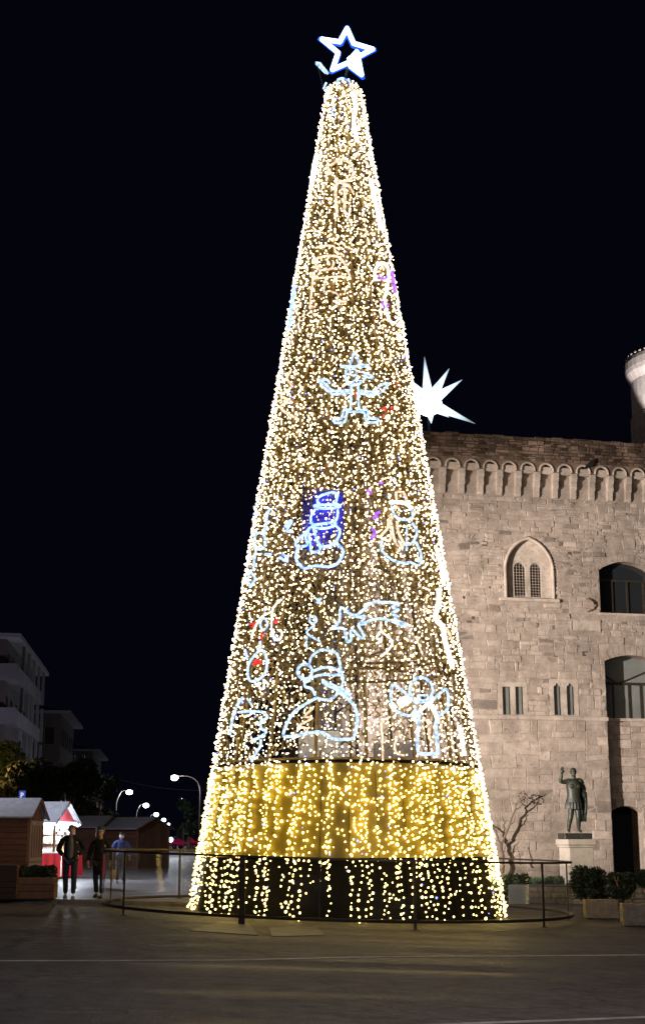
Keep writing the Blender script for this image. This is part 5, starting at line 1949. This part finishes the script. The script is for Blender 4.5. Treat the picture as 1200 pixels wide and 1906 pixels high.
# rough stone blocks
for (x0, x1, y1, ytop, lab) in ((1090, 1151, 1712, 1676, 'rough ochre stone block nearer the glass railing'), (1160, 1209, 1726, 1684, 'grey rough stone block at the right edge')):
    p = gpt((x0 + x1) / 2, y1)
    w = (x1 - x0) / FPX * (CO * p.y)
    h = (y1 - ytop) / FPX * (CO * p.y) * 1.03
    bx_ = empty('stone_block', p, R(-4), lab, 'stone block', 'stone blocks on the pavement')
    me = bmesh.new()
    bmesh.ops.create_cube(me, size=1)
    bmesh.ops.subdivide_edges(me, edges=me.edges[:], cuts=5, use_grid_fill=True)
    for v in me.verts:
        n_ = v.co.copy()
        k = sum(1 for c_ in n_ if abs(abs(c_) - .5) < .001)
        if k >= 2: v.co *= .965
        v.co += Vector((rng.normal(0, .008), rng.normal(0, .008), rng.normal(0, .008)))
        v.co = Vector((v.co.x * w, (v.co.y + .5) * .55, (v.co.z + .5) * h * .9 + h * .06))
    m2 = bpy.data.meshes.new('stone_block_body'); me.to_mesh(m2); me.free()
    m2.materials.append(M['planter'])
    link('block', m2, bx_)
    MB().box(-w * .42, w * .42, .06, .5, -.02, h * .1).build('foot', M['iron'], bx_)

# low dark garden wall with lawn, hedge and sign behind the railing
gw0, gw1 = gpt(985, 1688), gpt(1092, 1703)
lw = empty('garden_wall', (0, 0, 0), 0, 'low dark stone garden wall behind the glass railing', 'garden wall')
x_ = 0; d_ = (gw1 - gw0); L_ = d_.length; d_.normalize()
an_ = math.atan2(d_.y, d_.x)
lw.location = (gw0.x, gw0.y + 3.2, road_z(gw0.x)); lw.rotation_euler = (0, 0, an_ * .25)
for row in range(3):
    x_ = -.1 * (row % 2)
    while x_ < L_ + 1.8:
        w = random.uniform(.28, .5)
        MB().bbox(x_, x_ + w - .012, random.uniform(-.012, .012), .3, row * .17 - .05, row * .17 + .108, .012).build('stone', M['planter'], lw)
        x_ += w
MB().bbox(-.12, L_ + 1.85, .05, .31, -.2, .44, .01).build('core', M['kerb'], lw)
MB().bbox(-.14, L_ + 1.86, -.03, .34, .445, .50, .012).build('coping', M['kerb'], lw)
lx0, lx1 = gw0.x - 3.2, gw0.x + 7.5
ly0 = gw0.y + 3.7
b = sheet([lx0 + i * (lx1 - lx0) / 14 for i in range(15)], [ly0 + j * .9 for j in range(9)], lambda x, y: road_z(x) + .22 + .12 * (y - ly0) / 3 + .05 * mnoise.noise(Vector((x, y, 0))))
tag(b.build('lawn', M['grass'], smooth=True), kind='structure')
n = 9000
P = np.stack([rng.uniform(lx0, lx1, n), rng.uniform(ly0, ly0 + 7, n), np.zeros(n)], 1)
P[:, 2] = [road_z(x) + .22 + .12 * (y - ly0) / 3 for x, y in P[:, :2]]
a = np.stack([rng.normal(0, .35, n), rng.normal(0, .35, n), np.ones(n)], 1); hgt = rng.uniform(.05, .14, (n, 1))
V = np.stack([P - [.012, 0, 0], P + [.012, 0, 0], P + a * hgt], 1).reshape(-1, 3)
tag(np_mesh('grass', V, np.arange(n * 3).reshape(n, 3), M['grass'], tone=np.repeat(rng.uniform(.6, 1.6, n), 3)), 'short grass on the garden bed below the castle wall', 'grass', kind='stuff')
for (px, py, Y, wp, hp, lab) in ((962, 1650, 44.5, 60, 42, 'low green hedge plant left of the garden wall by the bare shrub'), (1020, 1650, 45.5, 56, 34, 'low spreading bush in front of the statue pedestal')):
    c = at(px, py, Y); w = wp * Y / FPX; h = hp * Y / FPX
    t = empty('low_bush', (c.x, c.y, road_z(c.x) + .2), 0, lab, 'shrub', 'low bushes in the garden bed')
    bl = [(rng.uniform(-.4, .4) * w, rng.uniform(-.25, .25), h * rng.uniform(.25, .8), w * .16, w * .16, h * .25) for _ in range(9)]
    foliage('crown', 2600, bl, .045, M['leaf'], t, (.6, 1.8))
    b = MB()
    for i in range(5): b.tube([(rng.uniform(-.1, .1), 0, -.1), (rng.uniform(-.4, .4) * w, 0, h * .6)], [.02, .006], 5)
    b.build('stems', M['bark'], t)
# small board behind the railing
c0, c1 = at(945, 1647, 42.0), at(985, 1683, 42.0)
sg = empty('notice_board', ((c0.x + c1.x) / 2, 42.0, road_z(c0.x)), R(6), 'pale blue blank board on dark stand behind the railing', 'board')
w = (c1.x - c0.x) / 2
z0_, z1_ = c1.z - road_z(c0.x), c0.z - road_z(c0.x)
MB().bbox(-w, w, -.02, .02, z0_, z1_, .006).build('panel', mat('pale_blue_board', (0.42, 0.48, 0.62), .6), sg)
MB().bbox(-w - .05, w + .22, -.09, .09, z0_ - .13, z0_ - .005, .01).tube([(-w * .7, 0, 0), (-w * .7, 0, z0_ - .1)], .02, 6).tube([(w * .7, 0, 0), (w * .7, 0, z0_ - .1)], .02, 6).build('stand', M['iron'], sg)

# bare climbing shrub against the wall
def V3(px, py, Y=50.3):
    return at(px, py, Y)


c = V3(934, 1610); base = Vector((c.x, 50.3, road_z(c.x)))
bs = empty('bare_shrub', base, 0, 'bare twisted climbing shrub against the castle wall', 'shrub')
b = MB()
def limb(pts, r0, r1):
    P = spline([(V3(*p) - base)[:] for p in pts], 4)
    r0, r1 = r0 * .7, r1 * .7
    b.tube([Vector(p_) + Vector((rng.normal(0, .012), rng.normal(0, .02), 0)) for p_ in P], [r0 + (r1 - r0) * i / (len(P) - 1) for i in range(len(P))], 6)
limb([(936, 1650), (935, 1600), (933, 1575), (942, 1548), (952, 1520), (962, 1495), (978, 1478)], .085, .022)
limb([(934, 1580), (925, 1560), (921, 1545), (906, 1533), (898, 1520)], .06, .02)
limb([(942, 1548), (948, 1535), (956, 1530), (960, 1512)], .035, .015)
limb([(957, 1508), (970, 1500), (976, 1484), (986, 1474)], .035, .01)
limb([(960, 1498), (952, 1490), (956, 1480)], .02, .008)
limb([(966, 1490), (967, 1478), (975, 1470)], .02, .006)
limb([(935, 1590), (940, 1575), (948, 1562)], .03, .012)
limb([(968, 1610), (966, 1590), (959, 1572)], .03, .012)
limb([(922, 1548), (926, 1530), (920, 1515)], .018, .007)
b.build('branches', M['bark'], bs, True)
foliage('dry_leaves', 70, [tuple(V3(973, 1483) - base) + (.2, .1, .2)], .04, M['bark'], bs)

# ------------------------------------------------------------------ market huts
M['gable_red'] = mat('dark_red_boards', (0.22, 0.015, 0.02), .7)


def hut(name, label, corner, rz, w, d, he, hr, lit=False, off=(0, 0), shutter=False):
    """wooden hut: ridge along local x, gable towards +x; corner = ground point of the near right (+x, -y) corner"""
    root = empty(name, corner, rz, label, 'market hut', 'wooden market huts')
    x0, x1, y0, y1 = -w, 0.0, 0.0, d
    # floor beam
    MB().bbox(x0 - .02, x1 + .02, y0 - .02, y1 + .02, -.02, .08, .01).build('floor_beam', M['woodv'], root)
    ph = .155
    n = int((he - .08) / ph)
    open_z0, open_z1 = .95, he - .12
    if not lit:
        for i in range(n):
            z0 = .08 + i * (he - .08) / n; z1 = .08 + (i + 1) * (he - .08) / n
            MB().bbox(x0, x1 - .03, y0, y0 + .03, z0 + .003, z1 - .003, .006).build('plank', M['wood'], root)
    else:
        for i in range(n):
            z0 = .08 + i * (he - .08) / n; z1 = .08 + (i + 1) * (he - .08) / n
            MB().bbox(x0, x0 + .5, y0, y0 + .03, z0 + .003, z1 - .003, .006).build('plank', M['wood'], root)
    # upright boards on the gable
    m = int(d / .2)
    ym = (y0 + y1) / 2
    for i in range(m):
        a, b_ = y0 + i * d / m, y0 + (i + 1) * d / m
        tz = lambda y: he + (hr - he) * (1 - abs(y - ym) / (d / 2))
        zb = .08 if not lit else open_z1 + .05
        q = MB()
        q.slab([(a + .003, zb), (b_ - .003, zb), (b_ - .003, tz(b_) - .02)] + ([(ym, tz(ym) - .02)] if a < ym < b_ else []) + [(a + .003, tz(a) - .02)], (), 0, .03)
        q.v = [(x1 + .0 - v[1], v[0], v[2]) for v in q.v]
        q.build('board', M['gable_red'] if lit else M['woodv'], root)
    MB().box(x0, x0 + .03, y0 + .03, y1, .08, he).build('side_wall', M['wood'], root)
    MB().box(x0 + .03, x1 - .04, y1 - .03, y1, .08, he).build('back_wall', M['wood'] if not lit else M['white'], root)
    for (x_, y_) in ((x1 - .04, y0 - .01), (x0, y0 - .01), (x1 - .04, y1 - .07)):
        MB().bbox(x_, x_ + .08, y_, y_ + .08, .0, he, .008).build('corner_post', M['woodv'], root)
    # roof: two sheets with thickness and overhang
    oh, ov = .14, .22
    sl = (hr - he) / (d / 2)
    for sgn in (-1, 1):
        ye = ym + sgn * (d / 2 + ov)
        ze = he - sl * ov
        b = MB()
        vs = [(x0 - oh, ym, hr + .02), (x1 + oh, ym, hr + .02), (x1 + oh, ye, ze + .02), (x0 - oh, ye, ze + .02)]
        vs += [(p[0], p[1], p[2] + .05) for p in vs]
        fs = [(0, 1, 2, 3), (4, 7, 6, 5), (0, 4, 5, 1), (1, 5, 6, 2), (2, 6, 7, 3), (3, 7, 4, 0)]
        if sgn > 0: fs = [tuple(reversed(f)) for f in fs]
        b.add(vs, fs).build('roof_sheet', M['roofsheet'], root)
        # barge board on the gable
        b = MB()
        b.tube([(x1 + oh + .01, ym, hr + .0), (x1 + oh + .01, ye, ze + .0)], .045, 4)
        b.build('barge_board', M['woodv'] if not lit else M['roofsheet'], root)
    if shutter:
        # pale louvred shutters folded on the gable side
        for k in range(5):
            a = y0 + .10 + k * (d - .2) / 5
            sh = MB().bbox(x1 + .012, x1 + .05, a + .02, a + (d - .2) / 5 - .02, .72, he - .14, .008).build('shutter', M['shutter'], root)
            MB().bbox(x1 + .051, x1 + .062, a + .09, a + (d - .2) / 5 - .09, .84, he - .28, .004).build('panel', M['woodv'], sh)
        MB().bbox(x1 + .012, x1 + .04, y0 + .1, y1 - .1, .14, .70, .006).build('lower_panel', M['shutter'], root)
    return root


pz = lambda x, y: gz(x, y)
c = at(53, 1560, 41.5)
h1 = hut('market_hut', 'large closed wooden hut with pale shutters at the left edge', (c.x, c.y, pz(c.x, c.y)), R(0), 3.4, 2.0, 2.02, 2.47, shutter=True)
c = at(101, 1560, 49.5)
h2c = Vector((c.x, c.y, pz(c.x, c.y)))
h2 = hut('market_hut', 'brightly lit open market stall with red cloth counter', h2c, R(-10), 2.6, 2.0, 1.98, 2.55, lit=True)
c = at(187, 1560, 69.0)
hut('market_hut', 'closed wooden hut between the stall and the corner hut', (c.x, c.y, pz(c.x, c.y)), R(-18), 2.4, 2.0, 1.9, 2.34)
c = at(256, 1560, 68.0)
hut('market_hut', 'closed wooden hut with broad gable right of the people', (c.x, c.y, pz(c.x, c.y)), R(-36), 2.3, 2.2, 1.85, 2.30)

# fittings of the lit stall (local to the hut)
M['stall_light'] = glow('stall_led', (0.82, 0.90, 1.0), 9.0)
M['stall_wall'] = mat('cream_board', (0.72, 0.66, 0.55), .7)
M['goods'] = mat('wooden_goods', (0.55, 0.32, 0.12), .6, rnd=.4)
MB().bbox(-2.5, .16, -.02, .22, .86, .92, .01).build('counter', M['white'], h2)
MB().bbox(-.02, .30, .0, 2.0, .86, .92, .01).build('counter', M['white'], h2)
for (a, b_) in (((-2.1, -.03), (.30, -.03)), ((.31, -.03), (.31, 2.0))):
    A, B = Vector((*a, 0)), Vector((*b_, 0)); n = 40
    cb = MB(); vs = []
    nr = Vector((0, -1, 0)) if A.y == B.y else Vector((1, 0, 0))
    for i in range(n + 1):
        p = A.lerp(B, i / n)
        wv = nr * (.02 * math.sin(i * 1.3) + .012 * math.sin(i * 2.9))
        vs += [p + wv * .3 + Vector((0, 0, .86)), p + wv * 1.4 + nr * .03 + Vector((0, 0, .10))]
    cb.add(vs, [(2 * i, 2 * i + 1, 2 * i + 3, 2 * i + 2) for i in range(n)])
    cb.build('cloth', M['red'], h2, True)
MB().box(-2.5, -.1, 1.90, 1.96, .1, 1.95).build('display_wall', M['stall_wall'], h2)
for z in (1.18, 1.5):
    MB().bbox(-2.4, -.2, 1.66, 1.90, z, z + .025, .004).build('shelf', M['shutter'], h2)
ex = random.Random(3)
for (z, y) in ((.925, .4), (.925, 1.2), (1.21, 1.78), (1.53, 1.78)):
    x = -2.2 if y > 1.5 else -.25
    if y < 1.5:
        for k in range(5):
            g = MB(); r_ = ex.uniform(.03, .06); hgt = ex.uniform(.1, .25)
            g.lathe([(r_ * .6, 0), (r_, .02), (r_ * .8, hgt * .6), (r_ * .3, hgt * .8), (0, hgt)], 10, (.05 + ex.uniform(-.03, .15), y + k * .16 - .3, z))
            tag(g.build('trinket', M['goods'], h2), None)
    else:
        while x < -.3:
            g = MB(); r_ = ex.uniform(.03, .06); hgt = ex.uniform(.1, .22)
            g.lathe([(r_ * .6, 0), (r_, .02), (r_ * .8, hgt * .6), (r_ * .3, hgt * .8), (0, hgt)], 10, (x, y, z))
            g.build('trinket', M['goods'], h2)
            x += ex.uniform(.14, .24)
for k in range(7):                                  # hanging decorations under the eave
    g = MB(); y = .1 + k * .28; zz_ = 1.55 + .12 * math.sin(k * 2.1)
    g.ball((.05, y, zz_), .045, n=8, m=6).tube([(.05, y, zz_ + .04), (.05, y, 1.84)], .004, 4)
    g.build('hanging_ornament', M['hat_dark'], h2)
for y_ in (0, 1):
    g = MB()
    if y_: g.tube([(.05, .0, 1.86), (.05, 2.0, 1.86)], .055, 8)
    else: g.tube([(-2.0, -.04, 1.86), (.1, -.04, 1.86)], .055, 8)
    g.build('light_tube', M['stall_light'], h2)
g = MB()
for k in range(12):
    y = k / 11 * 2.0
    g.ball((.20, y - .05, 1.83 + .035 * math.cos(k * 1.57)), .035, n=8, m=5)
g.build('fairy_lights', M['stall_light'], h2)
lw_ = Matrix.Translation(h2c) @ Matrix.Rotation(R(-10), 4, 'Z')
lamp('stall_lamp', 'POINT', lw_ @ Vector((-.6, .9, 1.75)), 240, (.85, .92, 1.0), None, .15)
lamp('stall_lamp', 'POINT', lw_ @ Vector((.55, .4, 1.80)), 210, (.75, .85, 1.0), None, .12)

# planter box with hedge in front of the first hut
p = stand(61, 1674)
wp = 78 / FPX * CO * p.y
pb = empty('planter_box', p, R(0), 'long wooden planter box with dark hedge by the kerb', 'planter', None)
for r_ in range(3):
    MB().bbox(-wp / 2, wp / 2, -.02, .015, .02 + r_ * .165, .178 + r_ * .165, .008).build('board', M['woodv'], pb)
    MB().bbox(wp / 2 - .032, wp / 2, .016, .5, .02 + r_ * .165, .178 + r_ * .165, .008).build('board', M['woodv'], pb)
MB().box(-wp / 2 + .02, wp / 2 - .04, .03, .5, .0, .49).build('soil_box', M['bark'], pb)
bl = [(x_, .25 + rng.uniform(-.08, .08), .60 + rng.uniform(-.03, .05), .14, .2, .17) for x_ in np.linspace(-wp / 2 + .08, wp / 2 - .1, 11)]
foliage('hedge', 3800, bl, .035, M['leaf_dark'], pb, (.4, 1.3))
# dark low panel at the very left, in front of the hut
p = stand(4, 1674)
M['crate'] = mat('tarred_wood', (0.03, 0.014, 0.01), .8, col2=(0.05, 0.025, 0.018), scale=4, stretch=(1, 1, 6))
db = empty('market_crate', p, R(2), 'dark brown wooden crate at the bottom of the left edge', 'crate')
for r_ in range(6):
    MB().bbox(-.5, .33, 0, .03, .01 + r_ * .13, .13 + r_ * .13, .008).build('slat', M['crate'], db)
MB().box(-.48, .31, .031, .5, .0, .78).build('crate_body', M['wood'], db)

# parking sign behind the first hut
p = at(42, 1481, 52.0)
ps_ = empty('parking_sign', (p.x, p.y, pz(p.x, p.y)), R(-4), 'small blue parking sign with white letter P above the hut roof', 'road sign')
k = 52.0 / FPX
zc2 = p.z - pz(p.x, p.y)
MB().bbox(-6.2 * k, 6.2 * k, -.012, .012, zc2 - 9 * k, zc2 + 9 * k, .006).build('plate', mat('blue_sign', (0.03, 0.06, 0.30), .4), ps_)
MB().tube([(0, .04, 0), (0, .04, zc2 + 8 * k)], .03, 8).build('pole', M['plaster'], ps_)
b = MB()
q = lambda x, z: (x * k, -.016, zc2 + z * k)
b.box(-2.6 * k, -1.2 * k, -.02, -.013, zc2 - 5.5 * k, zc2 + 5.5 * k)
pp = [(-1.3, 5.5), (.8, 5.3), (2.2, 4.3), (2.7, 2.7), (2.2, 1.0), (.8, .0), (-1.3, -.2)]
for i in range(len(pp) - 1):
    (xa, za), (xb, zb) = pp[i], pp[i + 1]
    sa, sb = .58, .58
    cx_, cz_ = -.6, 2.65
    inner = lambda x_, z_: (cx_ + (x_ - cx_) * sa if x_ > -1 else x_, cz_ + (z_ - cz_) * sa)
    ia, ib = inner(xa, za), inner(xb, zb)
    y_ = -.02
    b.add([(xa * k, y_, zc2 + za * k), (xb * k, y_, zc2 + zb * k), (ib[0] * k, y_, zc2 + ib[1] * k), (ia[0] * k, y_, zc2 + ia[1] * k)], [(0, 1, 2, 3)])
b.build('letter', M['white'], ps_)

# ------------------------------------------------------------------ street: houses, trees, lamps
SD = math.atan2(at(313, 1560, 100).x, 100)         # street direction, left of straight ahead
SR = -SD                                            # rotation that turns local +y along the street


def block(name, label, px_c, Y, py_top, length, storeys, wall, depth=12, balc=True, roof_over=1.1):
    """apartment house beside the street; near right corner of the eaves at the given pixel; local +y along the street, facade at x = 0"""
    e = at(px_c, py_top, Y)
    x = e.x - roof_over * .9
    g = road_z(x)
    root = empty(name, (x, Y + roof_over, g), SR, label, 'building', 'houses along the street')
    H = e.z - g
    MB().box(-depth, 0, 0, length, -.3, H - .3).build('wall', M[wall], root)
    b = MB()
    vs = [(-depth - roof_over, -roof_over, H - .32), (roof_over, -roof_over, H - .32), (roof_over, length + roof_over, H - .32), (-depth - roof_over, length + roof_over, H - .32)]
    b.add(vs + [(p[0], p[1], H) for p in vs] + [(-depth / 2, depth * .4, H + 1.5), (-depth / 2, length - depth * .4, H + 1.5)],
          [(3, 2, 1, 0), (0, 1, 5, 4), (1, 2, 6, 5), (2, 3, 7, 6), (3, 0, 4, 7), (4, 5, 8), (5, 6, 9, 8), (6, 7, 9), (7, 4, 8, 9)])
    b.build('roof', M['roofgrey'], root)
    sh = H / storeys
    for s in range(1, storeys):
        z = s * sh
        if balc:
            for (nm, x0, x1, y0, y1) in (('front', -depth * .75, .95, -1.0, 0.0), ('side', 0.0, .95, .02, length * .82)):
                bl_ = MB().box(x0, x1, y0, y1, z - .18, z).build('balcony', M['plaster'], root)
                if nm == 'front':
                    MB().box(x0, x1, y0, y0 + .1, z + .005, z + 1.0).build('parapet', M['plaster'], bl_)
                    MB().box(x1 - .1, x1, y0 + .11, y1, z + .005, z + 1.0).build('parapet', M['plaster'], bl_)
                else:
                    y = y0
                    while y < y1:
                        MB().box(x1 - .08, x1, y, min(y + 4.2, y1), z + .005, z + .92).build('parapet', M['plaster'], bl_)
                        MB().box(x1 - .22, x1 + .02, y + 4.2, y + 4.45, z, z + sh - .3).build('pillar', M['roofgrey'], bl_)
                        y += 4.46
        # windows on both visible faces
        for y in np.arange(1.2, length - 1.4, 3.2):
            w_ = MB().box(.005, .04, y, y + 1.3, z + .05, z + 2.1).build('window', M['plaster_dark'], root)
            MB().box(.041, .05, y + .1, y + 1.2, z + .15, z + 2.0).build('pane', M['pane'], w_)
        for x_ in np.arange(-depth * .8, -1.5, 2.6):
            w_ = MB().box(x_, x_ + 1.2, -.04, -.005, z + .05, z + 2.1).build('window', M['plaster_dark'], root)
            MB().box(x_ + .1, x_ + 1.1, -.05, -.041, z + .15, z + 2.0).build('pane', M['pane'], w_)
    return root


M['plaster'] = mat('cold_lit_plaster', (0.125, 0.118, 0.142), 0.9, col2=(0.17, 0.16, 0.19), scale=.5, detail=6)  # lilac bounce of cold lights is put into the plaster colour
M['plaster_dark'] = mat('dull_brown_plaster', (0.075, 0.06, 0.06), 0.9, col2=(0.10, 0.08, 0.08), scale=.6)
block('apartment_house', 'pale four storey apartment house with stacked balconies at the left edge', 33, 105, 1178, 24, 5, 'plaster_dark')
block('apartment_house', 'dim house with overhanging eaves behind the balconied block', 128, 160, 1322, 22, 4, 'plaster_dark', balc=False)
block('apartment_house', 'farthest dark house at the end of the row of houses', 184, 215, 1394, 26, 3, 'plaster_dark', balc=False)
# pale house glimpsed through the tree
e = at(600, 1228, 92)
gh = empty('pale_house', (e.x, 92, road_z(e.x)), 0, 'pale house front glimpsed through the lower light tree', 'building')
Hh = e.z - road_z(e.x)
MB().box(-2.6, 2.6, 0, 8, -.3, Hh).build('wall', M['plaster'], gh)
MB().box(-2.8, 2.8, -.3, 8, Hh + .003, Hh + .5).build('cornice', M['white'], gh)
for x_ in (-1.9, .55):
    for z in (1.2, 4.6, 8.0):
        if z + 2 < Hh:
            w_ = MB().box(x_, x_ + 1.3, -.05, -.004, z, z + 2.1).build('window', M['white'], gh)
            MB().box(x_ + .12, x_ + 1.18, -.06, -.051, z + .12, z + 1.98).build('pane', M['pane'], w_)

G = 'trees along the street'
def street_tree(lab, px, py_top, Y, wpx, n=3000, key='leaf', th=.28, leaf=.22):
    c = at(px, py_top, Y); g = road_z(c.x)
    return tree_thing('street_tree', lab, (c.x, Y, g), c.z - g, wpx * Y / FPX, 26, leaf, n, key, .22, th, G)


street_tree('leafy tree lit yellow at the left edge below the balconies', 2, 1368, 84, 110, 6500, leaf=.14)
street_tree('dark leafy tree behind the parking sign', 66, 1394, 80, 120, 6500, 'leaf_dark', leaf=.15)
street_tree('dark broad tree between the parking sign and the lamps', 130, 1408, 82, 130, 6500, 'leaf_dark', leaf=.15)
street_tree('tree under the leftmost street lamp with pale lit leaves', 186, 1438, 96, 96, 6500, 'leaf_dark', leaf=.14)
street_tree('small dark tree at the right side of the far street', 353, 1482, 150, 50, 2800, 'leaf_dark', leaf=.24)

M['lamp_white'] = glow('street_lamp_glass', (0.86, 0.93, 1.0), 14.0)


def street_lamp(px, py, Y, lab, r, arm=None, power=900, col=(.86, .92, 1.0)):
    c = at(px, py, Y); g = road_z(c.x)
    H = c.z - g
    root = empty('street_lamp', (c.x, Y, g), 0, lab, 'street lamp', 'lit street lamps along the street')
    ax = arm if arm is not None else -1.2
    sg_ = 1 if ax > 0 else -1
    MB().tube(spline([(ax, 0, 0), (ax, 0, H * .55), (ax, 0, H * .82), (ax - sg_ * .25, 0, H * .95), (ax * .55, 0, H + .10), (0, 0, H + .14)], 4), [.09 - .045 * i / 20 for i in range(21)], 8).build('pole', M['steel'], root, True)
    MB().bbox(-.32, .32, -.14, .14, H + .10, H + .20, .03).build('lamp_head', M['steel'], root)
    MB().ball((0, 0, H - .02), r, r, r * .75, 12, 8).build('lamp_glass', M['lamp_white'], root, True)
    lamp('street_lamp_light', 'POINT', (c.x, Y - .02, c.z - r - .15), power, col, None, .25)
    return root


street_lamp(325, 1447, 112, 'nearest lit street lamp on a curved pole left of the tree', .30, 48 / FPX * 112, 1300)
street_lamp(241, 1474, 138, 'leftmost lit street lamp above the trees', .32, None, 1100)
street_lamp(272, 1499, 190, 'second lit street lamp of the receding row from the left', .40, None, 700)
street_lamp(291, 1516, 260, 'third lit street lamp of the receding row from the left', .46, None, 700)
street_lamp(305, 1526, 330, 'fourth lit street lamp of the receding row, above the hut gable', .50, None, 1500)
street_lamp(314, 1534, 430, 'farthest and faintest lit street lamp of the row', .42, None, 1500)
street_lamp(337, 1488, 260, 'small lit street lamp under the curved pole lamp', .34, 1.2, 900)
street_lamp(-16, 1398, 79, 'orange street lamp just left of the picture by the balconies', .2, -1.0, 380, (1.0, .52, .16))

street_lamp(-46, 1450, 92, 'added unseen cold lamp outside the left edge, brightens the balconies', .2, -1.0, 1900, (.80, .78, 1.0))  # added lamp, brightens the balconied house front from below

# street lamps of the square, outside the picture
for (x, y, z) in LAMP_POSTS:
    g = gz(x, y)
    r_ = empty('square_lamp', (x, y, g), 0, 'tall street lamp standing ' + ('behind the camera to the left' if y < 0 else 'beside the camera to the right' if x > 0 else 'left of the market huts outside the picture'), 'street lamp', 'tall lamps of the square')
    MB().tube([(0, .25, 0), (0, .25, z - g + .3), (0, .1, z - g + .42), (0, 0, z - g + .40)], [.09, .06, .05, .05], 8).build('pole', M['steel'], r_, True)
    MB().bbox(-.3, .3, -.2, .2, z - g + .30, z - g + .42, .03).build('lamp_head', M['steel'], r_)

# overhead cable
a, b_ = at(150, 1432, 120), at(420, 1474, 120)
mid = (a + b_) / 2 - Vector((0, 0, .5))
tag(MB().tube(spline([a[:], mid[:], b_[:]], 10), .02, 5).build('overhead_cable', M['wire']), 'thin dark cable hanging across the far street', 'cable')

# cars and signal far down the street
def car(lab, px, Y, col, rz, lights):
    c = at(px, 1560, Y); g = gz(c.x, Y)
    root = empty('parked_car', (c.x, Y, g), rz, lab, 'car', 'cars at the far end of the street')
    prof = [(-2.05, .32), (-2.08, .62), (-1.98, .86), (-1.35, .95), (-.75, 1.40), (.75, 1.44), (1.55, 1.0), (2.05, .88), (2.1, .5), (2.05, .32)]
    vs, fs = [], []
    secs = [(-.86, .97), (-.80, 1.0), (.80, 1.0), (.86, .97)]
    n = len(prof)
    for (x_, k) in secs:
        for (y_, z_) in prof:
            xx = x_ * (1 if z_ < 1.05 else .82)
            vs.append((xx, y_ * k, z_))
    for s in range(3):
        for i in range(n):
            j = (i + 1) % n
            fs.append((s * n + i, s * n + j, (s + 1) * n + j, (s + 1) * n + i))
    fs += [tuple(range(n)), tuple(reversed(range(3 * n, 4 * n)))]
    MB().add(vs, fs).build('body', col, root, True)
    for (y_, x_) in ((-1.3, -.84), (-1.3, .84), (1.35, -.84), (1.35, .84)):
        w_ = MB().tube([(x_ - .09, y_, .31), (x_ + .09, y_, .31)], .31, 14).build('wheel', M['jacket_black'], root)
        MB().tube([(x_ - .10, y_, .31), (x_ + .10, y_, .31)], .18, 10).build('rim', M['plaster'], w_)
    MB().add([(-.60, -1.25, 1.0), (.60, -1.25, 1.0), (.54, -.82, 1.36), (-.54, -.82, 1.36)], [(0, 1, 2, 3)]).build('rear_window', M['pane'], root)
    for x_ in (-.62, .62):
        MB().bbox(x_ - .16, x_ + .16, -2.12, -2.03, .66, .82, .02).build('lamp', lights, root)
    return root


M['tail'] = glow('red_tail_lamp', (1.0, .06, .10), 9.0)
M['headl'] = glow('head_lamp', (.75, .92, 1.0), 14.0)
car('car with pinkish lit body on the far street by the tree', 350, 175, mat('pink_car', (0.50, 0.06, 0.20), .35), R(70), M['tail'])
car('dark car with white lamps beyond the corner hut', 322, 190, mat('black_car', (0.02, 0.02, 0.024), .3), R(8), M['headl'])
lamp('car_glow', 'POINT', at(347, 1566, 171), 120, (1.0, .25, .45), None, .2)
c = at(308, 1563, 150)
sgn_ = empty('crossing_signal', (c.x, 150, gz(c.x, 150)), 0, 'red crossing signal right of the corner hut', 'traffic light')
z_ = c.z - gz(c.x, 150)
MB().tube([(0, .15, 0), (0, .15, z_ + .3)], .05, 8).build('pole', M['steel'], sgn_)
MB().bbox(-.26, .26, -.05, .14, z_ - .7, z_ + .32, .03).build('signal_head', M['iron'], sgn_)
MB().ball((0, -.05, z_), .22, .1, .22, 12, 8).build('red_lamp', M['tail'], sgn_, True)
c = at(318, 1563, 140)
sg2 = empty('kiosk_lamp', (c.x, 140, gz(c.x, 140)), 0, 'small cold white lamp post beside the red signal', 'lamp')
z_ = c.z - gz(c.x, 140)
MB().tube([(0, .1, 0), (0, .1, z_)], .04, 8).build('pole', M['steel'], sg2)
MB().ball((0, 0, z_), .22, n=12, m=8).build('lamp_glass', M['headl'], sg2, True)
c = at(342, 1548, 130)
sp2 = empty('sign_post', (c.x, 130, gz(c.x, 130)), 0, 'thin grey sign post in front of the pinkish car', 'sign post')
z_ = c.z - gz(c.x, 130)
MB().tube([(0, 0, 0), (0, 0, z_ + .3)], .05, 8).build('pole', M['plaster'], sp2)
MB().bbox(-.05, .45, -.03, .03, z_ - .25, z_ - .1, .01).build('arm', M['plaster'], sp2)
